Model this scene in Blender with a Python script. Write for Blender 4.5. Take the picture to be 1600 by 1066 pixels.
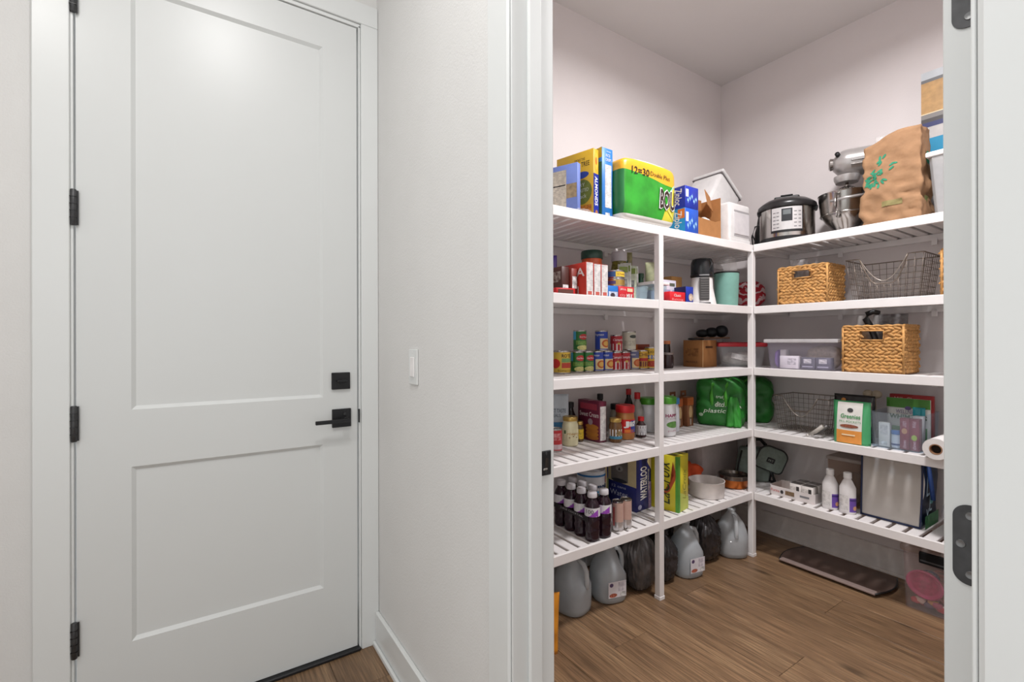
import bpy, bmesh, math, random
from mathutils import Vector, Matrix, noise
random.seed(11)
for o in list(bpy.data.objects): bpy.data.objects.remove(o)
scene = bpy.context.scene
COL = scene.collection
R = math.radians
# ------------------------------------------------------------------ camera
cd = bpy.data.cameras.new('camera'); cam = bpy.data.objects.new('camera', cd); COL.objects.link(cam)
cd.sensor_width = 36.0; cd.lens = 736.0/1600*36.0; cd.clip_start = 0.02
cam.location = (0, 0, 1.21)
cam.rotation_euler = (R(90), R(0.12), math.atan2(-.555, .832))
scene.camera = cam
# ------------------------------------------------------------------ world, exposure
w = bpy.data.worlds.new('world'); scene.world = w; w.use_nodes = True
w.node_tree.nodes['Background'].inputs[0].default_value = (.97, .985, .99, 1)
w.node_tree.nodes['Background'].inputs[1].default_value = 1.25
vs = scene.view_settings
vs.view_transform = 'Standard'; vs.look = 'None'; vs.gamma = 1.0; vs.use_curve_mapping = False
vs.exposure = 0.0
PANTRY_W = 39.0; HALL_W = 12.0

# ------------------------------------------------------------------ materials
def lin(c):
    return tuple(((v/255)/12.92 if v/255 <= .04045 else ((v/255+.055)/1.055)**2.4) for v in c)
_m = {}
def M(c, r=.5, m=0., var=.05, nscale=30, bump=0., bscale=300, coat=0., spec=.5, trans=0., alpha=1., sss=0.):
    k = (tuple(c), r, m, var, nscale, bump, bscale, coat, spec, trans, alpha, sss)
    if k in _m: return _m[k]
    mt = bpy.data.materials.new('mat_%02x%02x%02x_%d' % (*[int(v) for v in c], len(_m))); mt.use_nodes = True
    nt = mt.node_tree; b = nt.nodes['Principled BSDF']; L = lin(c)
    tc = nt.nodes.new('ShaderNodeTexCoord'); nz = nt.nodes.new('ShaderNodeTexNoise'); rp = nt.nodes.new('ShaderNodeValToRGB')
    nz.inputs['Scale'].default_value = nscale; nz.inputs['Detail'].default_value = 3
    rp.color_ramp.elements[0].position = .3; rp.color_ramp.elements[1].position = .7
    rp.color_ramp.elements[0].color = (*[v*(1-var) for v in L], 1); rp.color_ramp.elements[1].color = (*[min(1, v*(1+var)) for v in L], 1)
    nt.links.new(tc.outputs['Object'], nz.inputs['Vector']); nt.links.new(nz.outputs['Fac'], rp.inputs['Fac'])
    nt.links.new(rp.outputs['Color'], b.inputs['Base Color'])
    b.inputs['Roughness'].default_value = r; b.inputs['Metallic'].default_value = m
    b.inputs['Specular IOR Level'].default_value = spec; b.inputs['Coat Weight'].default_value = coat
    b.inputs['Transmission Weight'].default_value = trans
    if bump:
        n2 = nt.nodes.new('ShaderNodeTexNoise'); n2.inputs['Scale'].default_value = bscale; n2.inputs['Detail'].default_value = 2
        bp = nt.nodes.new('ShaderNodeBump'); bp.inputs['Strength'].default_value = bump; bp.inputs['Distance'].default_value = .004
        nt.links.new(tc.outputs['Object'], n2.inputs['Vector']); nt.links.new(n2.outputs['Fac'], bp.inputs['Height']); nt.links.new(bp.outputs['Normal'], b.inputs['Normal'])
    if alpha < 1:
        tr = nt.nodes.new('ShaderNodeBsdfTransparent'); mx = nt.nodes.new('ShaderNodeMixShader')
        tr.inputs[0].default_value = (*[.35+.65*min(1, v*1.6) for v in L], 1)
        mx.inputs[0].default_value = alpha
        nt.links.new(tr.outputs[0], mx.inputs[1]); nt.links.new(b.outputs[0], mx.inputs[2])
        nt.links.new(mx.outputs[0], nt.nodes['Material Output'].inputs['Surface'])
    _m[k] = mt; return mt
def Mprint(bg, ink, sc=160, dens=.5, axis='Z'):
    k = ('print', bg, ink, sc, dens, axis)
    if k in _m: return _m[k]
    mt = bpy.data.materials.new('mat_smallprint_%d' % len(_m)); mt.use_nodes = True
    nt = mt.node_tree; b = nt.nodes['Principled BSDF']; b.inputs['Roughness'].default_value = .45
    tc = nt.nodes.new('ShaderNodeTexCoord'); wv = nt.nodes.new('ShaderNodeTexWave'); wv.bands_direction = axis
    wv.inputs['Scale'].default_value = sc; nz = nt.nodes.new('ShaderNodeTexNoise'); nz.inputs['Scale'].default_value = 60
    mu = nt.nodes.new('ShaderNodeMath'); mu.operation = 'MULTIPLY'
    mp = nt.nodes.new('ShaderNodeMapRange'); mp.inputs[1].default_value = .35; mp.inputs[2].default_value = .6
    mx = nt.nodes.new('ShaderNodeMix'); mx.data_type = 'RGBA'
    mx.inputs[6].default_value = (*lin(bg), 1); mx.inputs[7].default_value = (*lin(ink), 1)
    nt.links.new(tc.outputs['Object'], wv.inputs['Vector']); nt.links.new(tc.outputs['Object'], nz.inputs['Vector'])
    nt.links.new(nz.outputs['Fac'], mp.inputs[0]); nt.links.new(wv.outputs['Fac'], mu.inputs[0]); nt.links.new(mp.outputs[0], mu.inputs[1])
    m3 = nt.nodes.new('ShaderNodeMath'); m3.operation = 'MULTIPLY'; m3.inputs[1].default_value = dens
    nt.links.new(mu.outputs[0], m3.inputs[0]); nt.links.new(m3.outputs[0], mx.inputs[0]); nt.links.new(mx.outputs[2], b.inputs['Base Color'])
    _m[k] = mt; return mt
def Mwood():
    mt = bpy.data.materials.new('mat_oak_plank'); mt.use_nodes = True; nt = mt.node_tree; b = nt.nodes['Principled BSDF']
    tc = nt.nodes.new('ShaderNodeTexCoord'); oi = nt.nodes.new('ShaderNodeObjectInfo')
    mp = nt.nodes.new('ShaderNodeMapping'); mp.inputs['Scale'].default_value = (9, .9, 1)
    ad = nt.nodes.new('ShaderNodeVectorMath'); ad.operation = 'ADD'
    cb = nt.nodes.new('ShaderNodeCombineXYZ'); ml = nt.nodes.new('ShaderNodeMath'); ml.operation = 'MULTIPLY'; ml.inputs[1].default_value = 37
    nt.links.new(oi.outputs['Random'], ml.inputs[0]); nt.links.new(ml.outputs[0], cb.inputs[0]); nt.links.new(ml.outputs[0], cb.inputs[1])
    nt.links.new(tc.outputs['Object'], ad.inputs[0]); nt.links.new(cb.outputs[0], ad.inputs[1]); nt.links.new(ad.outputs[0], mp.inputs[0])
    n1 = nt.nodes.new('ShaderNodeTexNoise'); n1.inputs['Scale'].default_value = 1.6; n1.inputs['Detail'].default_value = 8; n1.inputs['Roughness'].default_value = .62; n1.inputs['Distortion'].default_value = 1.1
    nt.links.new(mp.outputs[0], n1.inputs['Vector'])
    rp = nt.nodes.new('ShaderNodeValToRGB'); e = rp.color_ramp.elements
    e[0].position = .22; e[0].color = (*lin((104, 80, 58)), 1); e[1].position = .72; e[1].color = (*lin((160, 130, 98)), 1)
    x = e.new(.5); x.color = (*lin((132, 103, 76)), 1)
    nt.links.new(n1.outputs['Fac'], rp.inputs['Fac'])
    mp2 = nt.nodes.new('ShaderNodeMapping'); mp2.inputs['Scale'].default_value = (190, 6, 1); nt.links.new(ad.outputs[0], mp2.inputs[0])
    n2 = nt.nodes.new('ShaderNodeTexNoise'); n2.inputs['Scale'].default_value = 1.; n2.inputs['Detail'].default_value = 4; nt.links.new(mp2.outputs[0], n2.inputs['Vector'])
    mr = nt.nodes.new('ShaderNodeMapRange'); mr.inputs[1].default_value = .35; mr.inputs[2].default_value = .7; mr.inputs[3].default_value = .6; mr.inputs[4].default_value = 1.28
    nt.links.new(n2.outputs['Fac'], mr.inputs[0])
    r2 = nt.nodes.new('ShaderNodeMapRange'); r2.inputs[3].default_value = .86; r2.inputs[4].default_value = 1.1; nt.links.new(oi.outputs['Random'], r2.inputs[0])
    mu = nt.nodes.new('ShaderNodeMath'); mu.operation = 'MULTIPLY'; nt.links.new(mr.outputs[0], mu.inputs[0]); nt.links.new(r2.outputs[0], mu.inputs[1])
    # knots
    vo = nt.nodes.new('ShaderNodeTexVoronoi'); vo.inputs['Scale'].default_value = 1.0
    mp3 = nt.nodes.new('ShaderNodeMapping'); mp3.inputs['Scale'].default_value = (4.5, 1.5, 1); nt.links.new(ad.outputs[0], mp3.inputs[0]); nt.links.new(mp3.outputs[0], vo.inputs['Vector'])
    kr = nt.nodes.new('ShaderNodeMapRange'); kr.inputs[1].default_value = .03; kr.inputs[2].default_value = .1; kr.inputs[3].default_value = .4; kr.inputs[4].default_value = 1; nt.links.new(vo.outputs['Distance'], kr.inputs[0])
    m4 = nt.nodes.new('ShaderNodeMath'); m4.operation = 'MULTIPLY'; nt.links.new(mu.outputs[0], m4.inputs[0]); nt.links.new(kr.outputs[0], m4.inputs[1])
    hs = nt.nodes.new('ShaderNodeHueSaturation'); nt.links.new(m4.outputs[0], hs.inputs['Value']); nt.links.new(rp.outputs['Color'], hs.inputs['Color'])
    nt.links.new(hs.outputs[0], b.inputs['Base Color']); b.inputs['Roughness'].default_value = .42
    bp = nt.nodes.new('ShaderNodeBump'); bp.inputs['Strength'].default_value = .25; bp.inputs['Distance'].default_value = .002
    nt.links.new(n2.outputs['Fac'], bp.inputs['Height']); nt.links.new(bp.outputs['Normal'], b.inputs['Normal'])
    return mt
def Memit(c, s):
    mt = bpy.data.materials.new('mat_lamp_diffuser'); mt.use_nodes = True; b = mt.node_tree.nodes['Principled BSDF']
    b.inputs['Emission Color'].default_value = (*c, 1); b.inputs['Emission Strength'].default_value = s
    return mt
WALLH = M((217, 216, 214), .85, var=.012, nscale=6, bump=.2, bscale=190)
WALLP = M((222, 215, 214), .85, var=.012, nscale=6, bump=.12, bscale=130)
CEIL = M((218, 214, 212), .9, var=.01, nscale=5)
TRIM = M((220, 222, 221), .32, var=.008, nscale=5)
DOORM = M((213, 215, 214), .34, var=.006, nscale=4)
SHELF = M((236, 232, 231), .45, var=.02, nscale=14)
BLACKM = M((36, 36, 38), .42, m=.35)
GUN = M((70, 70, 71), .42, m=.6, nscale=60, var=.2)
WOOD = Mwood()
GAPM = M((38, 30, 24), .9)
STEEL = M((176, 172, 168), .2, m=1., var=.03)
STEELD = M((150, 148, 146), .28, m=1., var=.03)
WHITE = M((236, 233, 232), .4)
PAPER = M((232, 228, 224), .7)
BLK = M((24, 24, 26), .45)
BLKSH = M((20, 20, 22), .25)
CARDB = M((168, 116, 68), .8, nscale=25, var=.08)
GOLD = M((196, 164, 92), .3, m=.8)
RED = M((190, 30, 34), .4)
WIRE = M((136, 124, 114), .4, m=.7)
CLEAR = M((222, 224, 226), .15, alpha=.12)
CLEARB = M((196, 208, 220), .2, alpha=.2)
FILM = M((215, 212, 210), .15, alpha=.22)
NUTRI = Mprint((228, 224, 222), (70, 65, 70), 48, .6)
NUTRIT = Mprint((214, 205, 190), (80, 70, 70), 48, .6)
BARC = Mprint((235, 235, 235), (20, 20, 20), 420, 1., 'X')

# ------------------------------------------------------------------ mesh helpers
def tag(o, label=None, cat=None, group=None, kind=None):
    if label: o['label'] = label
    if cat: o['category'] = cat
    if group: o['group'] = group
    if kind: o['kind'] = kind
    return o
def thing(name, label, cat, loc, rz=0., group=None, rx=0., ry=0.):
    o = bpy.data.objects.new(name, None); o.empty_display_size = .02; COL.objects.link(o)
    o.location = loc; o.rotation_euler = (R(rx), R(ry), R(rz))
    return tag(o, label, cat, group)
def obj(name, me, mat=None, parent=None, loc=(0, 0, 0), rot=(0, 0, 0)):
    o = bpy.data.objects.new(name, me); COL.objects.link(o)
    if mat is not None and not me.materials: me.materials.append(mat)
    o.location = loc; o.rotation_euler = [R(a) for a in rot]
    if parent: o.parent = parent
    return o
def bm2me(name, bm, smooth=False):
    bmesh.ops.recalc_face_normals(bm, faces=bm.faces[:])
    me = bpy.data.meshes.new(name); bm.to_mesh(me); bm.free()
    if smooth:
        for p in me.polygons: p.use_smooth = True
    return me
def addbox(bm, x0, x1, y0, y1, z0, z1):
    v = [bm.verts.new(p) for p in ((x0,y0,z0),(x1,y0,z0),(x1,y1,z0),(x0,y1,z0),(x0,y0,z1),(x1,y0,z1),(x1,y1,z1),(x0,y1,z1))]
    for f in ((0,3,2,1),(4,5,6,7),(0,1,5,4),(1,2,6,5),(2,3,7,6),(3,0,4,7)): bm.faces.new([v[i] for i in f])
def boxes(name, lst, mat, parent=None, bev=0., seg=1, smooth=False, loc=(0,0,0), rot=(0,0,0)):
    bm = bmesh.new()
    for b in lst: addbox(bm, *b)
    if bev: bmesh.ops.bevel(bm, geom=bm.edges[:], offset=bev, segments=seg, affect='EDGES', profile=.5)
    return obj(name, bm2me(name, bm, smooth), mat, parent, loc, rot)
def rbox(name, w, d, h, mat, parent=None, loc=(0,0,0), bev=.003, seg=2, taper=1., rot=(0,0,0), shear=0., smooth=True):
    """box standing on z=0, taper = scale of the bottom relative to the top"""
    bm = bmesh.new(); addbox(bm, -w/2, w/2, -d/2, d/2, 0, h)
    for v in bm.verts:
        if v.co.z < h/2: v.co.x *= taper; v.co.y *= taper
        v.co.x += shear*v.co.z
    if bev: bmesh.ops.bevel(bm, geom=bm.edges[:], offset=min(bev, min(w, d, h)*.45), segments=seg, affect='EDGES', profile=.5)
    me = bm2me(name, bm)
    if smooth and bev:
        for p in me.polygons: p.use_smooth = True
        try: me.set_sharp_from_angle(angle=R(50))
        except Exception: pass
    return obj(name, me, mat, parent, loc, rot)
def openbox(name, w, d, h, t, mat, parent=None, loc=(0,0,0), taper=1., rim=0., rot=(0,0,0)):
    """open-topped tub with wall thickness t"""
    bm = bmesh.new()
    def ring(sx, sy, z): 
        c = .012
        P = []
        for (qx, qy) in ((-1,-1),(1,-1),(1,1),(-1,1)):
            a = [(-sx, -sy+c), (-sx+c, -sy)] if (qx,qy)==(-1,-1) else [(sx-c,-sy),(sx,-sy+c)] if (qx,qy)==(1,-1) else [(sx,sy-c),(sx-c,sy)] if (qx,qy)==(1,1) else [(-sx+c,sy),(-sx,sy-c)]
            P += [bm.verts.new((x, y, z)) for x, y in a]
        return P
    rs = [ring(w/2*taper, d/2*taper, 0), ring(w/2, d/2, h)]
    if rim: rs += [ring(w/2+rim, d/2+rim, h), ring(w/2+rim, d/2+rim, h+rim)]
    zt = h+rim if rim else h
    rs += [ring(w/2-t, d/2-t, zt), ring(w/2*taper-t, d/2*taper-t, t)]
    for a, b in zip(rs, rs[1:]):
        for i in range(8): bm.faces.new((a[i], a[(i+1)%8], b[(i+1)%8], b[i]))
    bm.faces.new(rs[0]); bm.faces.new(rs[-1])
    return obj(name, bm2me(name, bm), mat, parent, loc, rot)
def lathe(name, prof, mat, parent=None, loc=(0,0,0), seg=28, rot=(0,0,0), sx=1., sy=1., smooth=True):
    bm = bmesh.new(); rings = []
    for r, z in prof:
        if r < 1e-5: rings.append([bm.verts.new((0, 0, z))])
        else: rings.append([bm.verts.new((r*sx*math.cos(2*math.pi*i/seg), r*sy*math.sin(2*math.pi*i/seg), z)) for i in range(seg)])
    for a, b in zip(rings, rings[1:]):
        if len(a) == 1 and len(b) == 1: continue
        for i in range(seg):
            j = (i+1) % seg
            if len(a) == 1: bm.faces.new((a[0], b[j], b[i]))
            elif len(b) == 1: bm.faces.new((a[i], a[j], b[0]))
            else: bm.faces.new((a[i], a[j], b[j], b[i]))
    me = bm2me(name, bm, smooth)
    try: me.set_sharp_from_angle(angle=R(40))
    except Exception: pass
    return obj(name, me, mat, parent, loc, rot)
def addtube(bm, pts, r, n=6, closed=False):
    pts = [Vector(p) for p in pts]; N = len(pts); rings = []
    up = Vector((0, 0, 1))
    for i, p in enumerate(pts):
        if closed: t = (pts[(i+1) % N]-pts[i-1])
        else: t = pts[min(i+1, N-1)]-pts[max(i-1, 0)]
        t.normalize(); a = t.cross(up if abs(t.z) < .95 else Vector((1, 0, 0))); a.normalize(); b = t.cross(a)
        rr = r[i] if isinstance(r, (list, tuple)) else r
        rings.append([bm.verts.new(p+a*rr*math.cos(2*math.pi*k/n)+b*rr*math.sin(2*math.pi*k/n)) for k in range(n)])
    for i in range(N if closed else N-1):
        A, B = rings[i], rings[(i+1) % N]
        for k in range(n): bm.faces.new((A[k], A[(k+1)%n], B[(k+1)%n], B[k]))
    if not closed: bm.faces.new(rings[0]); bm.faces.new(rings[-1])
def tube(name, pts, r, mat, parent=None, n=8, closed=False, loc=(0,0,0), rot=(0,0,0)):
    bm = bmesh.new(); addtube(bm, pts, r, n, closed); return obj(name, bm2me(name, bm, True), mat, parent, loc, rot)
def blob(name, w, d, h, mat, parent=None, e=2.6, amp=.0, fs=12., seed=0, loc=(0,0,0), seg=28, rings=18, ridge=False, rot=(0,0,0), flat=True):
    """soft lump standing on z=0: superellipsoid with noise"""
    bm = bmesh.new(); bmesh.ops.create_uvsphere(bm, u_segments=seg, v_segments=rings, radius=1.)
    for v in bm.verts:
        p = v.co; s = (abs(p.x)**e+abs(p.y)**e+abs(p.z)**e)**(-1/e); q = p*s
        c = Vector((q.x*w/2, q.y*d/2, q.z*h/2+h/2))
        if amp:
            n = noise.fractal(Vector((c.x, c.y, c.z))*fs+Vector((seed*7.1, seed*3.3, 0)), 1., 2., 3)
            if ridge: n = 1-2*abs(n)
            c += p.normalized()*n*amp
        if flat and c.z < 0: c.z = 0
        v.co = c
    return obj(name, bm2me(name, bm, True), mat, parent, loc, rot)
def pouch(name, w, h, t, mat, parent=None, loc=(0,0,0), amp=.003, seed=0, top=.0, lean=0., nx=14, nz=16, rot=(0,0,0), neck=1.):
    """stand-up pouch: fat gusset at the bottom, flat seal at the top"""
    bm = bmesh.new(); G = []
    for s in (-1, 1):
        g = []
        for k in range(nz+1):
            v = k/nz; row = []
            for i in range(nx+1):
                u = i/nx*2-1
                th = t/2*max(0, 1-v**2.2)*math.sqrt(max(0, 1-abs(u)**3))+.0008
                z = h*v + (1-abs(u))*top*(1 if v > .99 else 0)
                n = noise.noise(Vector((u*3+seed*5, v*4, s*3)))*amp*(1-abs(u)**6)
                ww = w*(1-(1-neck)*v*v)
                row.append(bm.verts.new((u*ww/2, s*th+s*abs(n)*.0+n+lean*v, z)))
            g.append(row)
        G.append(g)
    for s, g in enumerate(G):
        for k in range(nz):
            for i in range(nx): bm.faces.new((g[k][i], g[k][i+1], g[k+1][i+1], g[k+1][i]))
    a, b = G
    for k in range(nz):
        bm.faces.new((a[k][0], a[k+1][0], b[k+1][0], b[k][0])); bm.faces.new((a[k][nx], b[k][nx], b[k+1][nx], a[k+1][nx]))
    for i in range(nx):
        bm.faces.new((a[0][i], b[0][i], b[0][i+1], a[0][i+1])); bm.faces.new((a[nz][i], a[nz][i+1], b[nz][i+1], b[nz][i]))
    o = obj(name, bm2me(name, bm, True), mat, parent, loc, rot)
    return o
# ---- flat print on faces: a face frame maps (u,v) to a point
class Face:
    def __init__(s, fn, w, h): s.fn, s.w, s.h = fn, w, h
def bface(w, d, h, side='front', e=.0007):
    if side == 'front': return Face(lambda u, v, k=0: Vector((-w/2+u*w, -d/2-e-k, v*h)), w, h)
    if side == 'left': return Face(lambda u, v, k=0: Vector((-w/2-e-k, d/2-u*d, v*h)), d, h)
    if side == 'right': return Face(lambda u, v, k=0: Vector((w/2+e+k, -d/2+u*d, v*h)), d, h)
    if side == 'top': return Face(lambda u, v, k=0: Vector((-w/2+u*w, -d/2+v*d, h+e+k)), w, d)
def cface(r, z0, z1, a0=-90, a1=90, e=.0006, sx=1., sy=1.):
    return Face(lambda u, v, k=0: Vector(((r+e+k)*sx*math.sin(R(a0+u*(a1-a0))), -(r+e+k)*sy*math.cos(R(a0+u*(a1-a0))), z0+v*(z1-z0))), r*R(a1-a0), z1-z0)
def pface(w, h, t, lean=0., e=.003):
    def fn(u, v, k=0):
        q = u*2-1; th = t/2*max(0, 1-v**2.2)*math.sqrt(max(0, 1-abs(q)**3))
        return Vector((q*w/2, -th-e-k+lean*v, v*h))
    return Face(fn, w, h)
from mathutils.bvhtree import BVHTree
def sface(o, w, h, yd=-.1, x0=None, e=.0016):
    # surface frame cast onto a soft body from its front, so print follows the folds
    bv = BVHTree.FromPolygons([v.co.copy() for v in o.data.vertices], [tuple(p.vertices) for p in o.data.polygons]); x0 = -w/2 if x0 is None else x0
    def fn(u, v, k=0):
        hit = bv.ray_cast(Vector((x0+u*w, -1, v*h)), Vector((0, 1, 0)))[0]
        return Vector((x0+u*w, (hit.y if hit else yd)-e-k, v*h))
    return Face(fn, w, h)
def patch(name, face, u0, v0, u1, v1, mat, parent, shape='rect', k=0., nu=None, poly=None, label=None):
    bm = bmesh.new()
    if shape == 'rect':
        nu = nu or 6; nv = 4; g = [[bm.verts.new(face.fn(u0+(u1-u0)*i/nu, v0+(v1-v0)*j/nv, k)) for i in range(nu+1)] for j in range(nv+1)]
        for j in range(nv):
            for i in range(nu): bm.faces.new((g[j][i], g[j][i+1], g[j+1][i+1], g[j+1][i]))
    else:
        if shape == 'ell': pts = [((u0+u1)/2+(u1-u0)/2*math.cos(2*math.pi*i/24), (v0+v1)/2+(v1-v0)/2*math.sin(2*math.pi*i/24)) for i in range(24)]
        else: pts = [(u0+(u1-u0)*p[0], v0+(v1-v0)*p[1]) for p in poly]
        cu_, cv_ = sum(p[0] for p in pts)/len(pts), sum(p[1] for p in pts)/len(pts)
        if shape == 'poly': pts = [((a[0]*(3-i)+c_[0]*i)/3, (a[1]*(3-i)+c_[1]*i)/3) for a, c_ in zip(pts, pts[1:]+pts[:1]) for i in range(3)]
        c = bm.verts.new(face.fn(cu_, cv_, k)); prev = None; n_ = len(pts)
        for f_ in (.34, .67, 1.):
            rg = [bm.verts.new(face.fn(cu_+(p[0]-cu_)*f_, cv_+(p[1]-cv_)*f_, k)) for p in pts]
            for i in range(n_):
                if prev is None: bm.faces.new((c, rg[i], rg[(i+1) % n_]))
                else: bm.faces.new((prev[i], rg[i], rg[(i+1) % n_], prev[(i+1) % n_]))
            prev = rg
    me = bpy.data.meshes.new(name); bm.to_mesh(me); bm.free()
    o = obj(name, me, mat, parent)
    if label: o['label'] = label
    return o
TEXTS = []
def text(s, face, u0, v0, u1, v1, mat, parent, rot=0, k=.0006, bold=0., shear=0., name='lettering'):
    cu = bpy.data.curves.new('t', 'FONT'); cu.body = s; cu.resolution_u = 2; cu.shear = shear; cu.offset = bold
    t = bpy.data.objects.new('t', cu); COL.objects.link(t)
    TEXTS.append((t, face, u0, v0, u1, v1, mat, parent, rot, k, name))
def flush_text():
    dg = bpy.context.evaluated_depsgraph_get(); dg.update()
    for t, face, u0, v0, u1, v1, mat, parent, rot, k, name in TEXTS:
        me = bpy.data.meshes.new_from_object(t.evaluated_get(dg))
        if not me.vertices: continue
        xs = [v.co.x for v in me.vertices]; ys = [v.co.y for v in me.vertices]
        x0, x1, y0, y1 = min(xs), max(xs), min(ys), max(ys)
        for v in me.vertices:
            a = (v.co.x-x0)/max(1e-6, x1-x0); b = (v.co.y-y0)/max(1e-6, y1-y0)
            if rot == 90: a, b = 1-b, a          # reads bottom to top
            elif rot == -90: a, b = b, 1-a       # reads top to bottom
            v.co = face.fn(u0+(u1-u0)*a, v0+(v1-v0)*b, k)
        me.materials.clear(); me.name = name
        obj(name, me, mat, parent)
        cu = t.data; bpy.data.objects.remove(t); bpy.data.curves.remove(cu)
    TEXTS.clear()

# ------------------------------------------------------------------ setting
CZ = 2.954; HX = .603; DY = 1.88; PX = .713; WX = 2.99; WY = 1.89
def struct(name, lst, mat, bev=0., label=None):
    o = boxes(name, lst, mat, bev=bev); o['kind'] = 'structure'
    if label: o['label'] = label
    return o
fl = struct('floor', [(-1.4, 3.2, -3.2, 2.2, -.06, -.004)], GAPM, label='wide brown oak plank floor running through hall and pantry')
pl_me = {}
x = -1.3; pw = .19; ci = 0
while x < 3.0:
    y = -3.1 + (ci*.53 % 1.5) - 1.5
    while y < 1.9:
        y0, y1 = max(y, -3.1), min(y+1.5, 1.9)
        if y1-y0 > .05 and not (x < HX-.2 and False):
            key = round(y1-y0, 3)
            if key not in pl_me:
                bm = bmesh.new(); addbox(bm, -pw/2+.0006, pw/2-.0006, -key/2+.0006, key/2-.0006, -.004, 0)
                bmesh.ops.bevel(bm, geom=[e for e in bm.edges if all(v.co.z > -.001 for v in e.verts)], offset=.0012, segments=1, affect='EDGES')
                pl_me[key] = bm2me('plank', bm); pl_me[key].materials.append(WOOD)
            obj('plank', pl_me[key], None, fl, (x+pw/2, (y0+y1)/2, 0))
        y += 1.5
    x += pw; ci += 1
# hall
JX0, JX1 = -.306, .525           # door opening in the door wall
struct('wall_back', [(-1.2, JX0-.02, DY+.004, DY+.14, 0, CZ), (JX1+.02, HX+.10, DY+.004, DY+.14, 0, CZ), (JX0-.02, JX1+.02, DY+.004, DY+.14, 2.472, CZ)], WALLH, label='hall wall around the panelled door')
struct('wall_left', [(-1.3, -1.2, .9, DY+.14, 0, CZ)], WALLH)
PO0, PO1 = .123, .889            # pantry opening
struct('wall_middle', [(HX, PX, PO1, WY, 0, CZ), (HX, PX, -3.1, PO0, 0, CZ), (HX, PX, PO0, PO1, 2.46, CZ)], WALLH, label='textured white wall between hall and pantry')
struct('ceiling', [(-1.3, 3.1, -3.1, 2.1, CZ, CZ+.08)], CEIL)
struct('wall_pantry_left', [(PX, WX+.1, WY, WY+.1, 0, CZ)], WALLP)
struct('wall_pantry_back', [(WX, WX+.1, -.25, WY+.1, 0, CZ)], WALLP)
struct('wall_pantry_right', [(PX, WX, -.3, -.2, 0, CZ)], WALLP)
# casings
t1 = struct('trim_1', [(-.392, JX0-.006, DY-.014, DY+.006, 0, 2.462+.05)], TRIM, .002, 'left casing board of the hall door')
t2 = struct('trim_2', [(JX1+.010, HX-.001, DY-.014, DY+.006, 0, 2.458)], TRIM, .002, 'right casing board of the hall door')
t3 = struct('trim_3', [(-.392, HX-.001, DY-.014, DY+.006, 2.4585, 2.54)], TRIM, .002, 'head casing of the hall door')
struct('trim_4', [(JX0-.006, JX0+.001, DY-.006, DY+.12, 0, 2.45), (JX1+.002, JX1+.009, DY-.006, DY+.12, 0, 2.45), (JX0-.006, JX1+.009, DY-.006, DY+.12, 2.444, 2.4575)], TRIM, .001, 'jamb of the hall door')
struct('trim_5', [(HX-.018, HX, PO1+.004, .985, 0, 2.52)], TRIM, .005, 'casing on the left of the pantry opening')
struct('trim_6', [(HX-.018, HX, .03, PO0-.002, 0, 2.52)], TRIM, .005, 'casing on the right of the pantry opening')
struct('trim_7', [(HX-.012, PX-.004, PO1-.004, PO1+.001, 0, 2.45)], TRIM, .001, 'left jamb of the pantry opening')
struct('trim_8', [(HX-.012, PX-.004, PO0-.001, PO0+.003, 0, 2.45)], TRIM, .001, 'right jamb of the pantry opening')
struct('trim_9', [(.632, .668, PO1-.015, PO1-.004, 0, 2.45)], TRIM, .003, 'door stop strip on the left pantry jamb')
struct('trim_10', [(.632, .668, PO0+.003, PO0+.009, 0, 2.45)], TRIM, .003, 'door stop strip on the right pantry jamb')
b1 = struct('baseboard_hall', [(HX-.016, HX, .986, DY-.015, 0, .132)], TRIM, .004, 'tall white baseboard below the light switch')
boxes('shoe_moulding', [(HX-.028, HX-.0165, .986, DY-.015, 0, .02)], TRIM, b1, .004, 2)
b2 = struct('baseboard_pantry_back', [(WX-.015, WX, -.2, WY, 0, .135)], M((224, 217, 213), .5), .004, 'white baseboard under the far shelves')
boxes('shoe_moulding', [(WX-.027, WX-.0155, -.2, WY-.03, 0, .018)], M((224, 217, 213), .5), b2, .004, 2)
b3 = struct('baseboard_pantry_left', [(PX, WX-.03, WY-.015, WY, 0, .135)], TRIM, .004)
struct('threshold', [(JX0, JX1+.005, DY-.02, DY+.1, 0, .012)], BLACKM, .003, 'dark metal door sill strip')
# strike plate on jamb
sp = thing('strike_plate', 'black strike plate on the left jamb of the pantry opening', 'strike plate', (.686, PO1-.0045, .921))
boxes('plate', [(-.014, .014, -.0018, 0, -.029, .029)], BLACKM, sp, .0015)
boxes('latch_hole', [(-.004, .006, -.0022, -.0012, -.012, .012)], GAPM, sp)
boxes('lip', [(-.009, .003, -.0032, -.0017, -.017, -.012)], STEEL, sp, .0006)
for zz in (-.022, .022): lathe('screw', [(0, 0), (.0035, 0), (.003, .001), (0, .0012)], GUN, sp, (0, -.0018, zz), 12, (90, 0, 0))
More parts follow.
